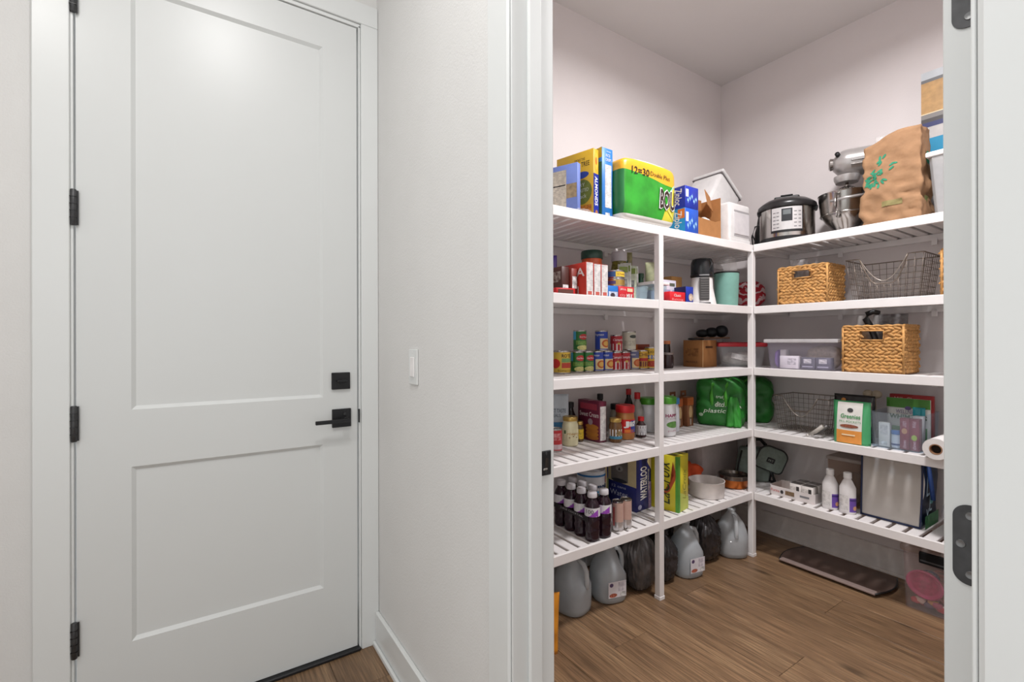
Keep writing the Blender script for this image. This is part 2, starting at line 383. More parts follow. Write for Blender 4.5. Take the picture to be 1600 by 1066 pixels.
# ---- hall door
DW0, DW1, DZ0, DZ1 = -.300, .521, .014, 2.441
dr = bpy.data.objects.new('door_1', None); COL.objects.link(dr); dr.location = ((DW0+DW1)/2, DY, 0); dr['kind'] = 'structure'; dr['label'] = 'white two-panel shaker door with black lever and deadbolt'
cxd = (DW0+DW1)/2; hw = (DW1-DW0)/2
pl, pr = -.1725-cxd, .395-cxd
boxes('stile', [(-hw, pl, 0, .04, DZ0, DZ1)], DOORM, dr); boxes('stile', [(pr, hw, 0, .04, DZ0, DZ1)], DOORM, dr)
for z0, z1 in ((DZ0, .276), (.820, .998), (2.325, DZ1)): boxes('rail', [(pl, pr, 0, .04, z0, z1)], DOORM, dr)
def panel(z0, z1):
    b = .011; dp = .009; bm = bmesh.new()
    o_ = [bm.verts.new(p) for p in ((pl, .0002, z0), (pr, .0002, z0), (pr, .0002, z1), (pl, .0002, z1))]
    i_ = [bm.verts.new(p) for p in ((pl+b, dp, z0+b), (pr-b, dp, z0+b), (pr-b, dp, z1-b), (pl+b, dp, z1-b))]
    q_ = [bm.verts.new(p) for p in ((pl, .03, z0), (pr, .03, z0), (pr, .03, z1), (pl, .03, z1))]
    for i in range(4):
        j = (i+1) % 4; bm.faces.new((o_[i], o_[j], i_[j], i_[i])); bm.faces.new((o_[i], q_[i], q_[j], o_[j]))
    bm.faces.new(i_); bm.faces.new(q_)
    obj('panel', bm2me('panel', bm), DOORM, dr)
panel(.276, .820); panel(.998, 2.325)
boxes('sweep', [(-hw+.004, hw-.004, .002, .03, .0125, .0139)], BLACKM, dr)
def hinge(parent, x, y, z, mat=GUN):
    h = lathe('hinge', [(0, -.053), (.006, -.053), (.0075, -.051), (.0075, .051), (.006, .053), (0, .053)], mat, parent, (x, y, z), 14)
    boxes('knuckle_joint', [(-.0078, .0078, -.0078, .0078, zz-.0007, zz+.0007) for zz in (-.031, -.010, .010, .031)], BLKSH, h)
    boxes('leaf', [(-.010, .011, .004, .0055, -.051, .051)], mat, h)
for z in (.329, .968, 1.607, 2.235): hinge(dr, DW0-.004-cxd, -.0105, z)
hd = boxes('deadbolt', [(.458-.034-cxd, .458+.034-cxd, -.010, 0, 1.026, 1.09)], BLACKM, dr, .0015)
boxes('thumb_turn', [(.458-.018-cxd, .458+.018-cxd, -.03, -.0101, 1.0535, 1.0625)], BLACKM, hd, .002)
lathe('turn_hub', [(0, 0), (.010, 0), (.009, .006), (0, .006)], BLACKM, hd, (.458-cxd, -.0101, 1.058), 16, (90, 0, 0))
lv = boxes('lever_plate', [(.4605-.035-cxd, .4605+.035-cxd, -.010, 0, .880, .950)], BLACKM, dr, .0015)
boxes('lever', [(.357-cxd, .480-cxd, -.056, -.045, .903, .917)], BLACKM, lv, .002)
lathe('lever_hub', [(0, 0), (.012, 0), (.012, .036), (0, .036)], BLACKM, lv, (.468-cxd, -.0101, .911), 18, (90, 0, 0))
lathe('privacy_knob', [(0, 0), (.006, 0), (.005, .006), (0, .006)], GUN, lv, (.47-cxd, -.0101, .932), 14, (90, 0, 0))
boxes('latch_strike', [(.5235-cxd, .5285-cxd, -.012, -.005, .892, .945)], BLACKM, dr, .001)
# ---- pantry door, standing open into the pantry: its hinge edge faces the hall
pd = boxes('door_2', [(.722, 1.472, .1425, .1775, .014, 2.441)], DOORM, None, .001); pd['kind'] = 'structure'; pd['label'] = 'white pantry door standing open, hinge edge facing the hall'
def leaf(z):
    bm = bmesh.new(); pts = []
    y0, y1, h, r = .1435, .1695, .045, .014
    for i in range(9): a = math.pi/2*i/8; pts.append((y1-r+r*math.cos(math.pi/2-a) if False else y1-r+r*math.sin(a), h-r+r*math.cos(a)))
    for i in range(9): a = math.pi/2*i/8; pts.append((y1-r+r*math.cos(a), -h+r-r*math.sin(a)))
    pts += [(y0, -h), (y0, h)]
    f = [bm.verts.new((0, p[0], z+p[1])) for p in pts]; g = [bm.verts.new((-.0015, p[0], z+p[1])) for p in pts]
    bm.faces.new(f); bm.faces.new(g)
    for i in range(len(f)): bm.faces.new((f[i], f[(i+1) % len(f)], g[(i+1) % len(f)], g[i]))
    o = obj('hinge_leaf', bm2me('hinge_leaf', bm), GUN, pd, (.7219, 0, 0))
    for (yy, zz) in ((.1545, .033), (.1625, 0), (.1545, -.033)):
        s = lathe('screw', [(0, 0), (.0045, 0), (.004, .001), (.0015, .0006), (0, .0004)], M((120, 120, 120), .4, m=.7), o, (-.0015, yy, z+zz), 14, (0, -90, 0))
for z in (.329, .979, 1.607, 2.235): leaf(z)
# ---- light switch
sw = thing('light_switch', 'white rocker light switch on the textured hall wall', 'light switch', (HX-.0005, 1.492, 1.124), -90)
boxes('cover_plate', [(-.035, .035, -.006, 0, -.059, .059)], TRIM, sw, .002, 2)
rk = boxes('rocker', [(-.0165, .0165, -.010, -.0061, -.033, .033)], WHITE, sw, .0015, rot=(0, 0, 0))
for zz in (-.048, .048): lathe('screw', [(0, 0), (.003, 0), (0, .001)], TRIM, sw, (0, -.006, zz), 10, (90, 0, 0))
# ---- ceiling lamps
def ceiling_lamp(x, y, r, watt, label, col=(1, .97, .93), spread=180):
    t = thing('ceiling_lamp', label, 'lamp', (x, y, CZ))
    lathe('trim_ring', [(r, 0), (r+.03, 0), (r+.028, -.008), (r, -.012)], TRIM, t)
    lathe('diffuser', [(0, -.004), (r, -.004), (r, -.001), (0, -.001)], Memit(col, 4.), t)
    ld = bpy.data.lights.new('lamp_light', 'AREA'); ld.shape = 'DISK'; ld.size = r*2; ld.energy = watt; ld.color = col; ld.spread = R(spread)
    lo = bpy.data.objects.new('lamp_light', ld); COL.objects.link(lo); lo.parent = t; lo.location = (0, 0, -.016)
ceiling_lamp(1.75, .62, .15, PANTRY_W, 'round flush ceiling lamp in the middle of the pantry', (1, .978, .985), 162)
ceiling_lamp(.11, .65, .08, HALL_W, 'recessed ceiling lamp in front of the hall door', (1, .985, .975))
ceiling_lamp(-.7, .45, .08, HALL_W, 'unseen hall ceiling lamp added to light the pantry door edge', (1, .985, .96))  # added out of view to lift the dark pantry door edge and switch wall

# ------------------------------------------------------------------ shelving
LV = {1: 1.745, 2: 1.40, 3: 1.058, 4: .714, 5: .362}
S = {k: v-.0034 for k, v in LV.items()}; S[0] = 0.
FY, FX = 1.441, 2.575
def slat_mesh(wd, ln):
    bm = bmesh.new(); addbox(bm, -wd/2, wd/2, -ln/2, ln/2, -.016, 0)
    bmesh.ops.bevel(bm, geom=[e for e in bm.edges if abs(e.verts[0].co.y-e.verts[1].co.y) > .1], offset=.0025, segments=1, affect='EDGES')
    me = bm2me('slat', bm); me.materials.append(SHELF); return me
ul = thing('shelf_unit', 'white slatted shelving along the left pantry wall, full of food', 'shelves', (0, 0, 0))
sl = slat_mesh(.0435, WY-.002-(FY+.018))
for k, z in LV.items():
    sh = boxes('shelf', [(PX+.01, FX+.03, FY+.003, FY+.018, z-.041, z)], SHELF, ul, .002); boxes('corner_beam', [(FX+.0305, WX-.003, FY+.003, FY+.018, z-.041, z-.0045)], SHELF, sh, .001)
    boxes('cleat', [(PX+.01, WX-.003, WY-.022, WY-.001, z-.052, z-.0205)], SHELF, sh, .002)
    n = 0; x = PX+.04
    while x < WX-.03:
        obj('slat', sl, None, sh, (x, (FY+.018+WY-.002)/2, z-.004)); x += .0585
    for xx in (1.05, 1.45, 1.85, 2.25, 2.65): boxes('bracket', [(xx, xx+.02, WY-.034, WY-.0225, z-.075, z-.046)], SHELF, sh)
def post(parent, x, y, top, loc=(0, 0, 0)):
    p = boxes('post', [(x-.0155, x+.0155, y-.0155, y+.0155, .018, top)], SHELF, parent, .003, 2)
    boxes('foot', [(x-.0175, x+.0175, y-.0175, y+.0175, 0, .0178)], SHELF, p, .002)
post(ul, 1.800, FY+.0145, 1.716); post(ul, FX+.0145, FY+.0145, 1.716); post(ul, .95, FY+.0145, 1.716)
ur = thing('shelf_unit', 'white slatted shelving along the far pantry wall with baskets and appliances', 'shelves', (0, 0, 0))
sr = slat_mesh(.0445, WX-.002-(FX+.018))
for k, z in LV.items():
    sh = boxes('shelf', [(FX+.003, FX+.018, -.18, FY-.004, z-.041, z)], SHELF, ur, .002)
    boxes('cleat', [(WX-.022, WX-.001, -.18, FY-.006, z-.052, z-.0205)], SHELF, sh, .002)
    y = FY-.028
    while y > -.15:
        obj('slat', sr, None, sh, ((FX+.018+WX-.002)/2, y, z-.004), (0, 0, 90)); y -= .0605
    for yy in (.35, .75, 1.15): boxes('bracket', [(WX-.034, WX-.0225, yy, yy+.02, z-.075, z-.046)], SHELF, sh)
# ------------------------------------------------------------------ item builders
def carton(name, label, cat, X, Y, z, w, d, h, mat, rz=0., group=None, flap=True, bev=.0015):
    t = thing(name, label, cat, (X, Y, z), rz, group)
    rbox('body', w, d, h, mat, t, bev=bev, seg=1)
    if flap and w > .03 and d > .03: boxes('flap_seam', [(-w*.48, w*.48, -.0006, .0006, h, h+.0006)], BLK if sum(mat.diffuse_color[:3]) < 0 else PAPER, t)
    return t, bface(w, d, h, 'front'), bface(w, d, h, 'left'), bface(w, d, h, 'right'), bface(w, d, h, 'top')
def can(name, label, X, Y, z, r, h, lab, rz=-41, group='canned food on the third shelf', cat='can', lid=STEEL):
    t = thing(name, label, cat, (X, Y, z), rz, group)
    lathe('body', [(0, .001), (r*.93, .001), (r*.97, 0), (r, .003), (r*.985, .006), (r*.985, h-.006), (r, h-.003), (r*.97, h), (r*.93, h-.003), (0, h-.003)], lid, t, seg=24)
    lathe('label', [(r*.985, .0065), (r*.993, .0066), (r*.993, h-.0066), (r*.985, h-.0065)], lab, t, seg=24)
    return t, cface(r*.993, .0065, h-.0065)
def jar(name, label, X, Y, z, r, h, glass, lidm, lidh=.02, rz=-41, neck=.8, cat='jar', group=None, lidr=None):
    t = thing(name, label, cat, (X, Y, z), rz, group); s = h-lidh; lr = lidr or r*neck*1.06
    lathe('body', [(0, .001), (r*.85, 0), (r*.97, .004), (r, .012), (r, s*.78), (r*.96, s*.86), (r*neck, s*.95), (r*neck, s), (0, s)], glass, t, seg=26)
    lathe('lid', [(0, s), (lr, s), (lr*1.02, s+lidh*.1), (lr*1.02, s+lidh*.85), (lr*.95, h), (0, h)], lidm, t, seg=26)
    return t, cface(r, .012, s*.78)
def bottle(name, label, X, Y, z, r, h, body, capm, rz=-41, nr=.35, sh=.62, caph=.14, cat='bottle', group=None, sx=1., sy=1.):
    t = thing(name, label, cat, (X, Y, z), rz, group); c0 = h*(1-caph)
    lathe('body', [(0, .001), (r*.9, 0), (r, .006), (r, h*sh*.96), (r*.93, h*sh), (r*.6, h*(sh+.13)), (r*nr, h*(sh+.19)), (r*nr, c0), (0, c0)], body, t, seg=24, sx=sx, sy=sy)
    lathe('cap', [(0, c0), (r*nr*1.2, c0), (r*nr*1.2, h*.99), (r*nr*1.05, h), (0, h)], capm, t, seg=18)
    return t, cface(r, .006, h*sh*.95, sx=sx, sy=sy)
def bag(name, label, X, Y, z, w, h, t_, mat, rz=0., cat='bag', group=None, seed=0, lean=0., neck=1., amp=.003):
    t = thing(name, label, cat, (X, Y, z), rz, group)
    pouch('body', w, h, t_, mat, t, seed=seed, lean=lean, neck=neck, amp=amp)
    return t, pface(w, h, t_, lean)
# ================================================================== top shelf, left
z = S[1]
t, F, Lf, Rf, T = carton('snack_box', 'thin periwinkle box with cream ingredient panel beside the left jamb', 'box', 1.313, 1.594, z, .028, .19, .225, M((112, 132, 198), .5), 22)
patch('ingredient_panel', Lf, .12, .12, .72, .9, NUTRIT, t); patch('photo_strip', Lf, .72, .35, .98, .62, M((160, 140, 110), .5, nscale=60, var=.3), t)
patch('header_rule', Lf, .15, .6, .7, .62, BLK, t, k=.0005)
t, F, Lf, Rf, T = carton('almond_box', 'golden almond box with green badge and navy spine on the top shelf', 'box', 1.414, 1.592, z, .039, .20, .30, M((206, 164, 40), .5), 13)
patch('navy_strip', F, 0, 0, 1, .64, M((26, 44, 150), .4), t)
patch('round_seal', F, .1, .7, .9, .95, M((226, 186, 70), .4), t, 'ell'); patch('seal_centre', F, .3, .77, .7, .88, M((200, 120, 40), .4), t, 'ell', k=.0004)
text('ALMONDS', F, .22, .18, .78, .6, WHITE, t, rot=-90, bold=.02)
patch('almond_print', F, .3, .03, .8, .12, M((170, 110, 60), .5), t, 'ell', k=.0004)
text('SMOKE THE', Lf, .5, .86, .78, .9, M((60, 40, 30), .5), t); text('WILD TREE', Lf, .4, .77, .9, .84, BLK, t, bold=.01)
patch('blue_logo', Lf, .52, .6, .88, .70, M((44, 70, 160), .4), t, 'ell'); patch('green_badge', Lf, .46, .22, .96, .58, M((118, 128, 46), .5, nscale=60, var=.2), t, 'ell')
text('DRY', Lf, .55, .48, .78, .53, M((220, 220, 190)), t, k=.001); text('ROASTED', Lf, .52, .40, .88, .45, M((220, 220, 190)), t, k=.001); text('Snack', Lf, .55, .31, .82, .37, M((220, 220, 190)), t, k=.001)
patch('almond_print', Lf, .5, .03, .95, .2, M((196, 120, 40), .5, nscale=90, var=.4), t)
t, F, Lf, Rf, T = carton('cereal_box', 'tall bright blue carton with white nutrition spine on the top shelf', 'box', 1.497, 1.585, z, .068, .19, .315, M((40, 120, 196), .45), 2)
patch('nutrition_panel', F, .28, .17, .86, .77, NUTRI, t); patch('barcode', F, .3, .03, .7, .1, BARC, t)
text('RICE', F, .35, .88, .75, .92, WHITE, t); text('CRISPS', F, .3, .82, .85, .86, WHITE, t); text('WHOLE', F, .4, .945, .8, .965, WHITE, t)
patch('yellow_corner', Lf, 0, .86, 1, 1, M((210, 180, 40), .5), t); patch('green_band', Lf, 0, 0, 1, .8, M((50, 110, 90), .5), t)
t = thing('plastic_film', 'crumpled clear plastic film at the front edge beside the almond box', 'wrapper', (1.345, 1.475, z))
blob('film', .09, .022, .02, FILM, t, amp=.006, fs=60, seed=3, seg=20, rings=10)
# paper towels
t = thing('paper_towel_pack', 'large green and yellow shrink-wrapped paper towel pack overhanging the shelf', 'paper towels', (1.722, 1.57, z+.005))
GRN = M((48, 150, 44), .35, nscale=14, var=.22, bump=.25, bscale=40)
def softpack(w, d, h):
    bm = bmesh.new(); nx, ny, nz = 16, 10, 10
    bmesh.ops.create_cube(bm, size=1.); bmesh.ops.subdivide_edges(bm, edges=bm.edges[:], cuts=13, use_grid_fill=True)
    for v in bm.verts:
        p = v.co*2; e = 13.
        s = max(abs(p.x), abs(p.y), abs(p.z))/((abs(p.x)**e+abs(p.y)**e+abs(p.z)**e)**(1/e))
        q = p*s
        bulge = 1+.05*math.cos(q.x*math.pi*1.5)*(1-abs(q.z))
        zz = q.z
        c = Vector((q.x*w/2*(1+.03*(1-zz*zz)), q.y*d/2*bulge, zz*h/2+h/2+.012*(1-q.x*q.x)*(zz > .5)))
        if zz < -.4: c.x *= 1-.05*(-zz-.4); c.y *= 1-.08*(-zz-.4)
        n = noise.noise(c*22)*.004; c += Vector((n, n*.6, 0 if zz < -.95 else n*.5)); v.co = c
    bmesh.ops.recalc_face_normals(bm, faces=bm.faces[:])
    return bm
bm = softpack(.362, .27, .272); me = bm2me('wrap', bm, True)
def Mwrap():
    mt = M((48, 150, 44), .35, nscale=14, var=.22, bump=.25, bscale=40).copy(); nt = mt.node_tree; b = nt.nodes['Principled BSDF']
    base = b.inputs['Base Color'].links[0].from_socket; tc = nt.nodes.new('ShaderNodeTexCoord'); sp_ = nt.nodes.new('ShaderNodeSeparateXYZ'); nt.links.new(tc.outputs['Object'], sp_.inputs[0])
    def mth(op, a, c):
        n = nt.nodes.new('ShaderNodeMath'); n.operation = op
        for i_, q in enumerate((a, c)):
            if hasattr(q, 'is_linked'): nt.links.new(q, n.inputs[i_])
            else: n.inputs[i_].default_value = q
        return n.outputs[0]
    def over(col, fac, c):
        n = nt.nodes.new('ShaderNodeMix'); n.data_type = 'RGBA'; nt.links.new(fac, n.inputs[0]); nt.links.new(col, n.inputs[6]); n.inputs[7].default_value = (*lin(c), 1); return n.outputs[2]
    X_, Z_ = sp_.outputs[0], sp_.outputs[2]
    col = over(base, mth('LESS_THAN', X_, -.168), (26, 108, 54))
    col = over(col, mth('GREATER_THAN', X_, mth('ADD', mth('MULTIPLY', Z_, .45), .07)), (206, 196, 60))
    col = over(col, mth('GREATER_THAN', Z_, mth('ADD', mth('MULTIPLY', mth('SINE', mth('MULTIPLY', X_, 9.), 0.), -.014), .205)), (234, 172, 42))
    col = over(col, mth('GREATER_THAN', Z_, .272), (236, 226, 200)); col = over(col, mth('LESS_THAN', Z_, .026), (230, 228, 222))
    nt.links.new(col, b.inputs['Base Color']); return mt
wrap = obj('wrap', me, Mwrap(), t)
FB = sface(wrap, .37, .272, -.13)
text('12=30', FB, .16, .76, .46, .88, M((40, 34, 20)), t, bold=.015); text('Double Plus', FB, .48, .79, .86, .865, M((50, 44, 20)), t)
text('BOU', FB, .635, .27, .985, .64, WHITE, t, bold=.06, k=.003, shear=.15)
text('BOU', FB, .65, .29, .97, .62, M((48, 30, 22)), t, bold=.02, k=.0048, shear=.15)
patch('strip_blade', FB, .80, .52, .97, .74, M((150, 210, 190), .4), t, 'poly', poly=((0,0),(.14,0),(1,.95),(.9,1)), k=.0004)
patch('leaf_swirl', FB, .82, .08, .98, .3, M((210, 200, 90), .4), t, 'poly', poly=((0,.9),(.2,1),(1,.1),(.9,0)), k=.0004)
# zip bags
BLU = M((30, 84, 190), .4); CYA = M((44, 150, 208), .4); NAVYB = M((32, 54, 168), .4)
for i, (zz, hh, m1, m2) in enumerate(((0, .135, BLU, CYA), (.1355, .11, NAVYB, NAVYB))):
    t, F, Lf, Rf, T = carton('freezer_bag_box', ['light blue box of zip bags, lower of two beside the towel pack', 'dark blue box of zip bags stacked on top beside the towel pack'][i], 'box', 2.078, 1.61, z+zz, .108, .27, hh, m1, 0, 'zip bag boxes on the top shelf')
    patch('end_panel', Lf, 0, 0, 1, 1, m2, t); text('Ziploc', Lf, .72, .15, .93, .9, WHITE, t, rot=-90, bold=.01)
    if i == 0: patch('orange_tag', Lf, .84, .62, .99, .97, M((226, 120, 50)), t, k=.0003)
    for q in range(5): patch('arrow_mark', F, .15+.15*q, .2+.1*(q % 3), .27+.15*q, .5+.1*(q % 3), M((150, 196, 240)), t, 'poly', poly=((0,.4),(.5,.3),(.5,0),(1,.5),(.5,1),(.5,.7),(0,.7)))
    patch('count_tag', F, .05, .5, .25, .85, M((225, 230, 245)), t)
# open carton with cut-away front
t = thing('open_carton', 'open brown corrugated carton with a cut-away front', 'box', (2.262, 1.57, z), 0)
W_, D_, H_ = .24, .12, .262
boxes('base', [(-W_/2, W_/2, -D_/2, D_/2, 0, .003)], CARDB, t)
boxes('side_wall', [(-W_/2, -W_/2+.003, -D_/2, D_/2, .003, H_)], CARDB, t); boxes('side_wall', [(W_/2-.003, W_/2, -D_/2, D_/2, .003, H_*.95)], CARDB, t)
boxes('back_wall', [(-W_/2+.003, W_/2-.003, D_/2-.003, D_/2, .003, H_)], CARDB, t)
bm = bmesh.new(); pts = [(-W_/2, 0), (W_/2, 0), (W_/2, .125), (W_/2-.05, .11), (-W_/2+.03, .118), (-W_/2, .13)]
for yy in (-D_/2, -D_/2+.003): pass
a = [bm.verts.new((p[0], -D_/2-.0005, p[1])) for p in pts]; b = [bm.verts.new((p[0], -D_/2+.0025, p[1])) for p in pts]
bm.faces.new(a); bm.faces.new(b)
for i in range(6): bm.faces.new((a[i], a[(i+1)%6], b[(i+1)%6], b[i]))
obj('front_wall', bm2me('front_wall', bm), CARDB, t)
boxes('flap', [(-.055, .055, -.0015, .0015, 0, .09)], CARDB, t, loc=(W_/2-.065, -D_/2+.02, H_-.075), rot=(-12, 8, 20))
t = thing('packing_paper', 'white crumpled packing paper inside the open brown carton', 'paper', (2.315, 1.568, z+.0045))
blob('paper', .08, .07, .14, PAPER, t, amp=.012, fs=18, seed=5)
# white bins
WBIN = M((222, 220, 219), .35)
t = thing('storage_bin', 'white plastic bin with framed front panel at the shelf corner', 'bin', (2.495, 1.545, z))
rbox('body', .2, .16, .225, WBIN, t, bev=.016, seg=4)
fr = bface(.2, .16, .225, 'front', .001)
for q in ((.2, .18, .92, .22), (.2, .78, .92, .82)): patch('groove', fr, *q, M((168, 164, 166), .5), t)
boxes('front_panel', [(-.06, .085, -.0835, -.0795, .052, .172)], M((212, 208, 210), .4), t, .003, 2)
boxes('base_skirt', [(-.098, .1005, -.0815, .079, 0, .03)], WBIN, t, .006, 2)
t = thing('pet_food_container', 'white lidded container tipped sideways behind the framed bin', 'container', (2.46, 1.735, z+.072), 0, ry=35)
rbox('body', .24, .2, .41, WBIN, t, bev=.022, seg=4)
boxes('lid', [(-.124, .124, -.104, .104, .4105, .436)], WBIN, t, .010, 3)
boxes('lid_ridge', [(-.09, .09, -.07, .07, .4362, .444)], WBIN, t, .003, 2)
boxes('rim_groove', [(-.1215, .1215, -.1015, .1015, .402, .4065)], M((120, 116, 116), .6), t)
boxes('latch', [(.122, .132, -.03, .03, .36, .42)], WBIN, t, .003, 2)
# ================================================================== top shelf, far side
# immersion blender behind pot
t = thing('stick_blender', 'black stick blender with looped cord left of the pressure cooker', 'blender', (2.825, 1.54, z), -45, ry=0)
tube('shaft', [(0, 0, .008), (.0, .0, .12), (.012, .01, .17)], [.03, .022, .02], BLK, t, 14)
tube('handle', [(.012, .01, .17), (.02, .015, .21), (.032, .022, .265)], [.02, .021, .019], M((60, 58, 58), .4), t, 14)
tube('cord', [(.02, -.012, .16), (-.03, -.03, .15), (-.05, -.035, .09), (-.045, -.04, .02), (-.02, -.045, .008), (-.035, -.05, .06), (-.05, -.04, .1)], .004, BLK, t, 6)
# pressure cooker
t = thing('pressure_cooker', 'steel electric pressure cooker with black lid and square control panel', 'pressure cooker', (2.735, 1.335, z), -64)
r = .134
lathe('base', [(0, 0), (r*.9, 0), (r*.98, .008), (r, .03), (0, .03)], BLK, t, seg=40)
lathe('body', [(0, .03), (r, .03), (r, .185), (r*.99, .19), (0, .19)], STEEL, t, seg=40)
lathe('lid', [(0, .19), (r*1.06, .19), (r*1.08, .2), (r*1.06, .214), (r*.96, .226), (r*.78, .242), (r*.4, .252), (0, .254)], M((34, 33, 34), .3), t, seg=40)
boxes('lid_handle', [(-.062, .062, -.02, .02, .25, .272)], BLK, t, .009, 3); boxes('handle_bridge', [(-.03, .03, -.016, .016, .2725, .28)], BLK, t, .005, 2)
for s in (-1, 1): boxes('side_handle', [(s*.134-.012, s*.134+.012, -.03, .03, .178, .2)], BLK, t, .006, 2)
cf = cface(r, .03, .19, -40, 40, .0012)
patch('control_panel', cf, .08, .12, .92, .98, BLK, t, nu=12); patch('panel_plate', cf, .11, .2, .89, .95, M((206, 204, 204), .35, m=.3), t, k=.0006, nu=12)
patch('display', cf, .37, .48, .64, .9, M((44, 46, 50), .3), t, k=.0012); patch('display_window', cf, .41, .70, .6, .86, M((110, 116, 118), .3), t, k=.0016)
bm = bmesh.new()
for i in range(5):
    for u in (.15, .24, .68, .79):
        q = [cf.fn(u, .27+.125*i, .0014), cf.fn(u+.07, .27+.125*i, .0014), cf.fn(u+.07, .3+.125*i, .0014), cf.fn(u, .3+.125*i, .0014)]
        bm.faces.new([bm.verts.new(p) for p in q])
o = obj('button_marks', bm2me('button_marks', bm), M((120, 118, 120)), t); o['kind'] = 'stuff'
# stand mixer (nose points along +Y)
t = thing('stand_mixer', 'silver stand mixer with steel bowl and whisk behind the paper bag', 'mixer', (2.835, 1.064, z), 203.6)
SIL = M((178, 174, 172), .28, m=.45, var=.03)
boxes('base', [(-.07, .07, -.095, .25, 0, .03)], SIL, t, .012, 3)
rbox('column', .12, .11, .31, SIL, t, (0, .20, .02), .03, 4, 1.1)
def mixhead():
    bm = bmesh.new(); rings = []; N = 16
    for k in range(N+1):
        u = k/N; y = -.075+.31*u
        f_ = (1-(1-min(1, u/.22))**2.4)**(1/2.4) if u < .22 else 1-.10*max(0, u-.5)
        f_ = max(.45, f_)
        rings.append([bm.verts.new((.07*f_*math.cos(a*2*math.pi/24)*(1 if math.sin(a*2*math.pi/24) > -.2 else .95), y, .395+.07*f_*math.sin(a*2*math.pi/24))) for a in range(24)])
    for a, b in zip(rings, rings[1:]):
        for i in range(24): bm.faces.new((a[i], a[(i+1)%24], b[(i+1)%24], b[i]))
    bm.faces.new(rings[0]); bm.faces.new(rings[-1]); return bm2me('head', bm, True)
hd = obj('head', mixhead(), SIL, t)
lathe('hub_cap', [(0, 0), (.030, 0), (.032, .014), (.024, .020), (0, .020)], STEEL, hd, (0, -.074, .40), 22, (90, 0, 0))
tube('hub_knob', [(.036, -.05, .425), (.062, -.06, .435)], .011, BLK, hd, 10)
boxes('brand_strip', [(-.0712, .0712, -.0, .19, .385, .393)], STEELD, hd, .001); boxes('trim_line', [(-.0695, .0695, -.0, .19, .365, .369)], STEEL, hd)
lathe('planetary', [(0, 0), (.05, 0), (.058, .02), (.058, .034), (0, .034)], SIL, hd, (0, -.015, .293), 26)
lathe('bowl', [(0, .034), (.05, .034), (.054, .05), (.085, .085), (.113, .13), (.122, .225), (.1255, .232), (.122, .232), (.110, .135), (.083, .09), (.05, .056), (0, .056)], STEEL, t, (0, -.02, 0), 40)
tube('bowl_handle', [(.113, -.056, .215), (.149, -.067, .208), (.155, -.069, .15), (.133, -.062, .095), (.096, -.05, .10)], .006, STEEL, t, 8)
tube('bowl_ring', [(.1125*math.cos(a*.3307), -.02+.1125*math.sin(a*.3307), .125) for a in range(19)], .004, STEEL, t, 6, True)
tube('lift_arm', [(-.1265, .06, .19), (-.13, -.03, .185), (-.115, -.09, .18)], .007, SIL, t, 8); tube('lift_arm', [(.1265, .06, .19), (.13, -.03, .185), (.115, -.09, .18)], .007, SIL, t, 8)
bm = bmesh.new()
for k in range(6):
    a = k*math.pi/6
    P = [(.066*math.sin(j/12*math.pi)*math.cos(a), -.015+.066*math.sin(j/12*math.pi)*math.sin(a), .275-.075*(1-math.cos(j/12*math.pi))) for j in range(13)]
    addtube(bm, P, .0014, 5); addtube(bm, [(-p[0], -.03-p[1], p[2]) for p in P], .0014, 5)
addtube(bm, [(0, -.015, .262), (0, -.015, .30)], .008, 10)
obj('whisk', bm2me('whisk', bm, True), STEEL, t)
tube('power_cord', [(-.074, .12, .02), (-.10, .05, .006), (-.115, -.04, .006), (-.10, -.09, .006)], .004, BLK, t, 6)
# paper grocery bag
t = thing('paper_bag', 'crumpled brown paper grocery bag printed with green leaves', 'paper bag', (2.690, .828, z), -90)
def paperbag(w, d, h):
    bm = bmesh.new(); bmesh.ops.create_cube(bm, size=1.); bmesh.ops.subdivide_edges(bm, edges=bm.edges[:], cuts=29, use_grid_fill=True)
    for f in [f for f in bm.faces if f.calc_center_median().z > .49]: bm.faces.remove(f)
    for v in bm.verts:
        p = v.co; zz = (p.z+.5)*h
        c = Vector((p.x*w*(1+.05*(1-zz/h)), p.y*d*(1-.28*(zz/h)), zz))
        n = noise.fractal(c*16, .9, 2., 3)
        n2 = 1-2*abs(noise.noise(Vector((c.x*14+3+c.z*9, c.y*14, c.z*20))))
        k = (.007*n+.010*n2)*min(1, zz/.03)
        k *= 1.2 if zz < h*.45 else .6
        c += Vector((p.x*2 if abs(p.x) > .49 else 0, p.y*2 if abs(p.y) > .49 else 0, 0))*k
        c.z += (.012*math.sin(p.x*5+1)+ .03*p.x)*(zz/h)**3 if zz > 0 else 0
        v.co = c
    bmesh.ops.delete(bm, geom=[v for v in bm.verts if not v.link_faces], context='VERTS')
    return bm2me('body', bm, True)
KRAFT = M((152, 116, 84), .85, nscale=18, var=.12, bump=.9, bscale=26)
o = obj('body', paperbag(.208, .135, .405), KRAFT, t)
md = o.modifiers.new('s', 'SOLIDIFY'); md.thickness = .0012
LEAFG = M((40, 128, 96), .8)
PGF = sface(o, .208, .405, -.06, e=.0022)
rnd = random.Random(4)
for i in range(34):
    b_ = i % 3; s_ = rnd.random(); u = .07+s_*(.35, .52, .3)[b_]+rnd.uniform(-.03, .03); v = .5+s_*(-.02, .18, .3)[b_]+rnd.uniform(-.04, .04)
    a = rnd.random()*3.1; q = [(.5+.5*math.cos(b)*math.cos(a)-.2*math.sin(b)*math.sin(a), .5+.5*math.cos(b)*math.sin(a)+.2*math.sin(b)*math.cos(a)) for b in [j*math.pi/4 for j in range(8)]]
    patch('leaf_print', PGF, u-.06, v-.03, u+.06, v+.03, LEAFG, t, 'poly', poly=q)
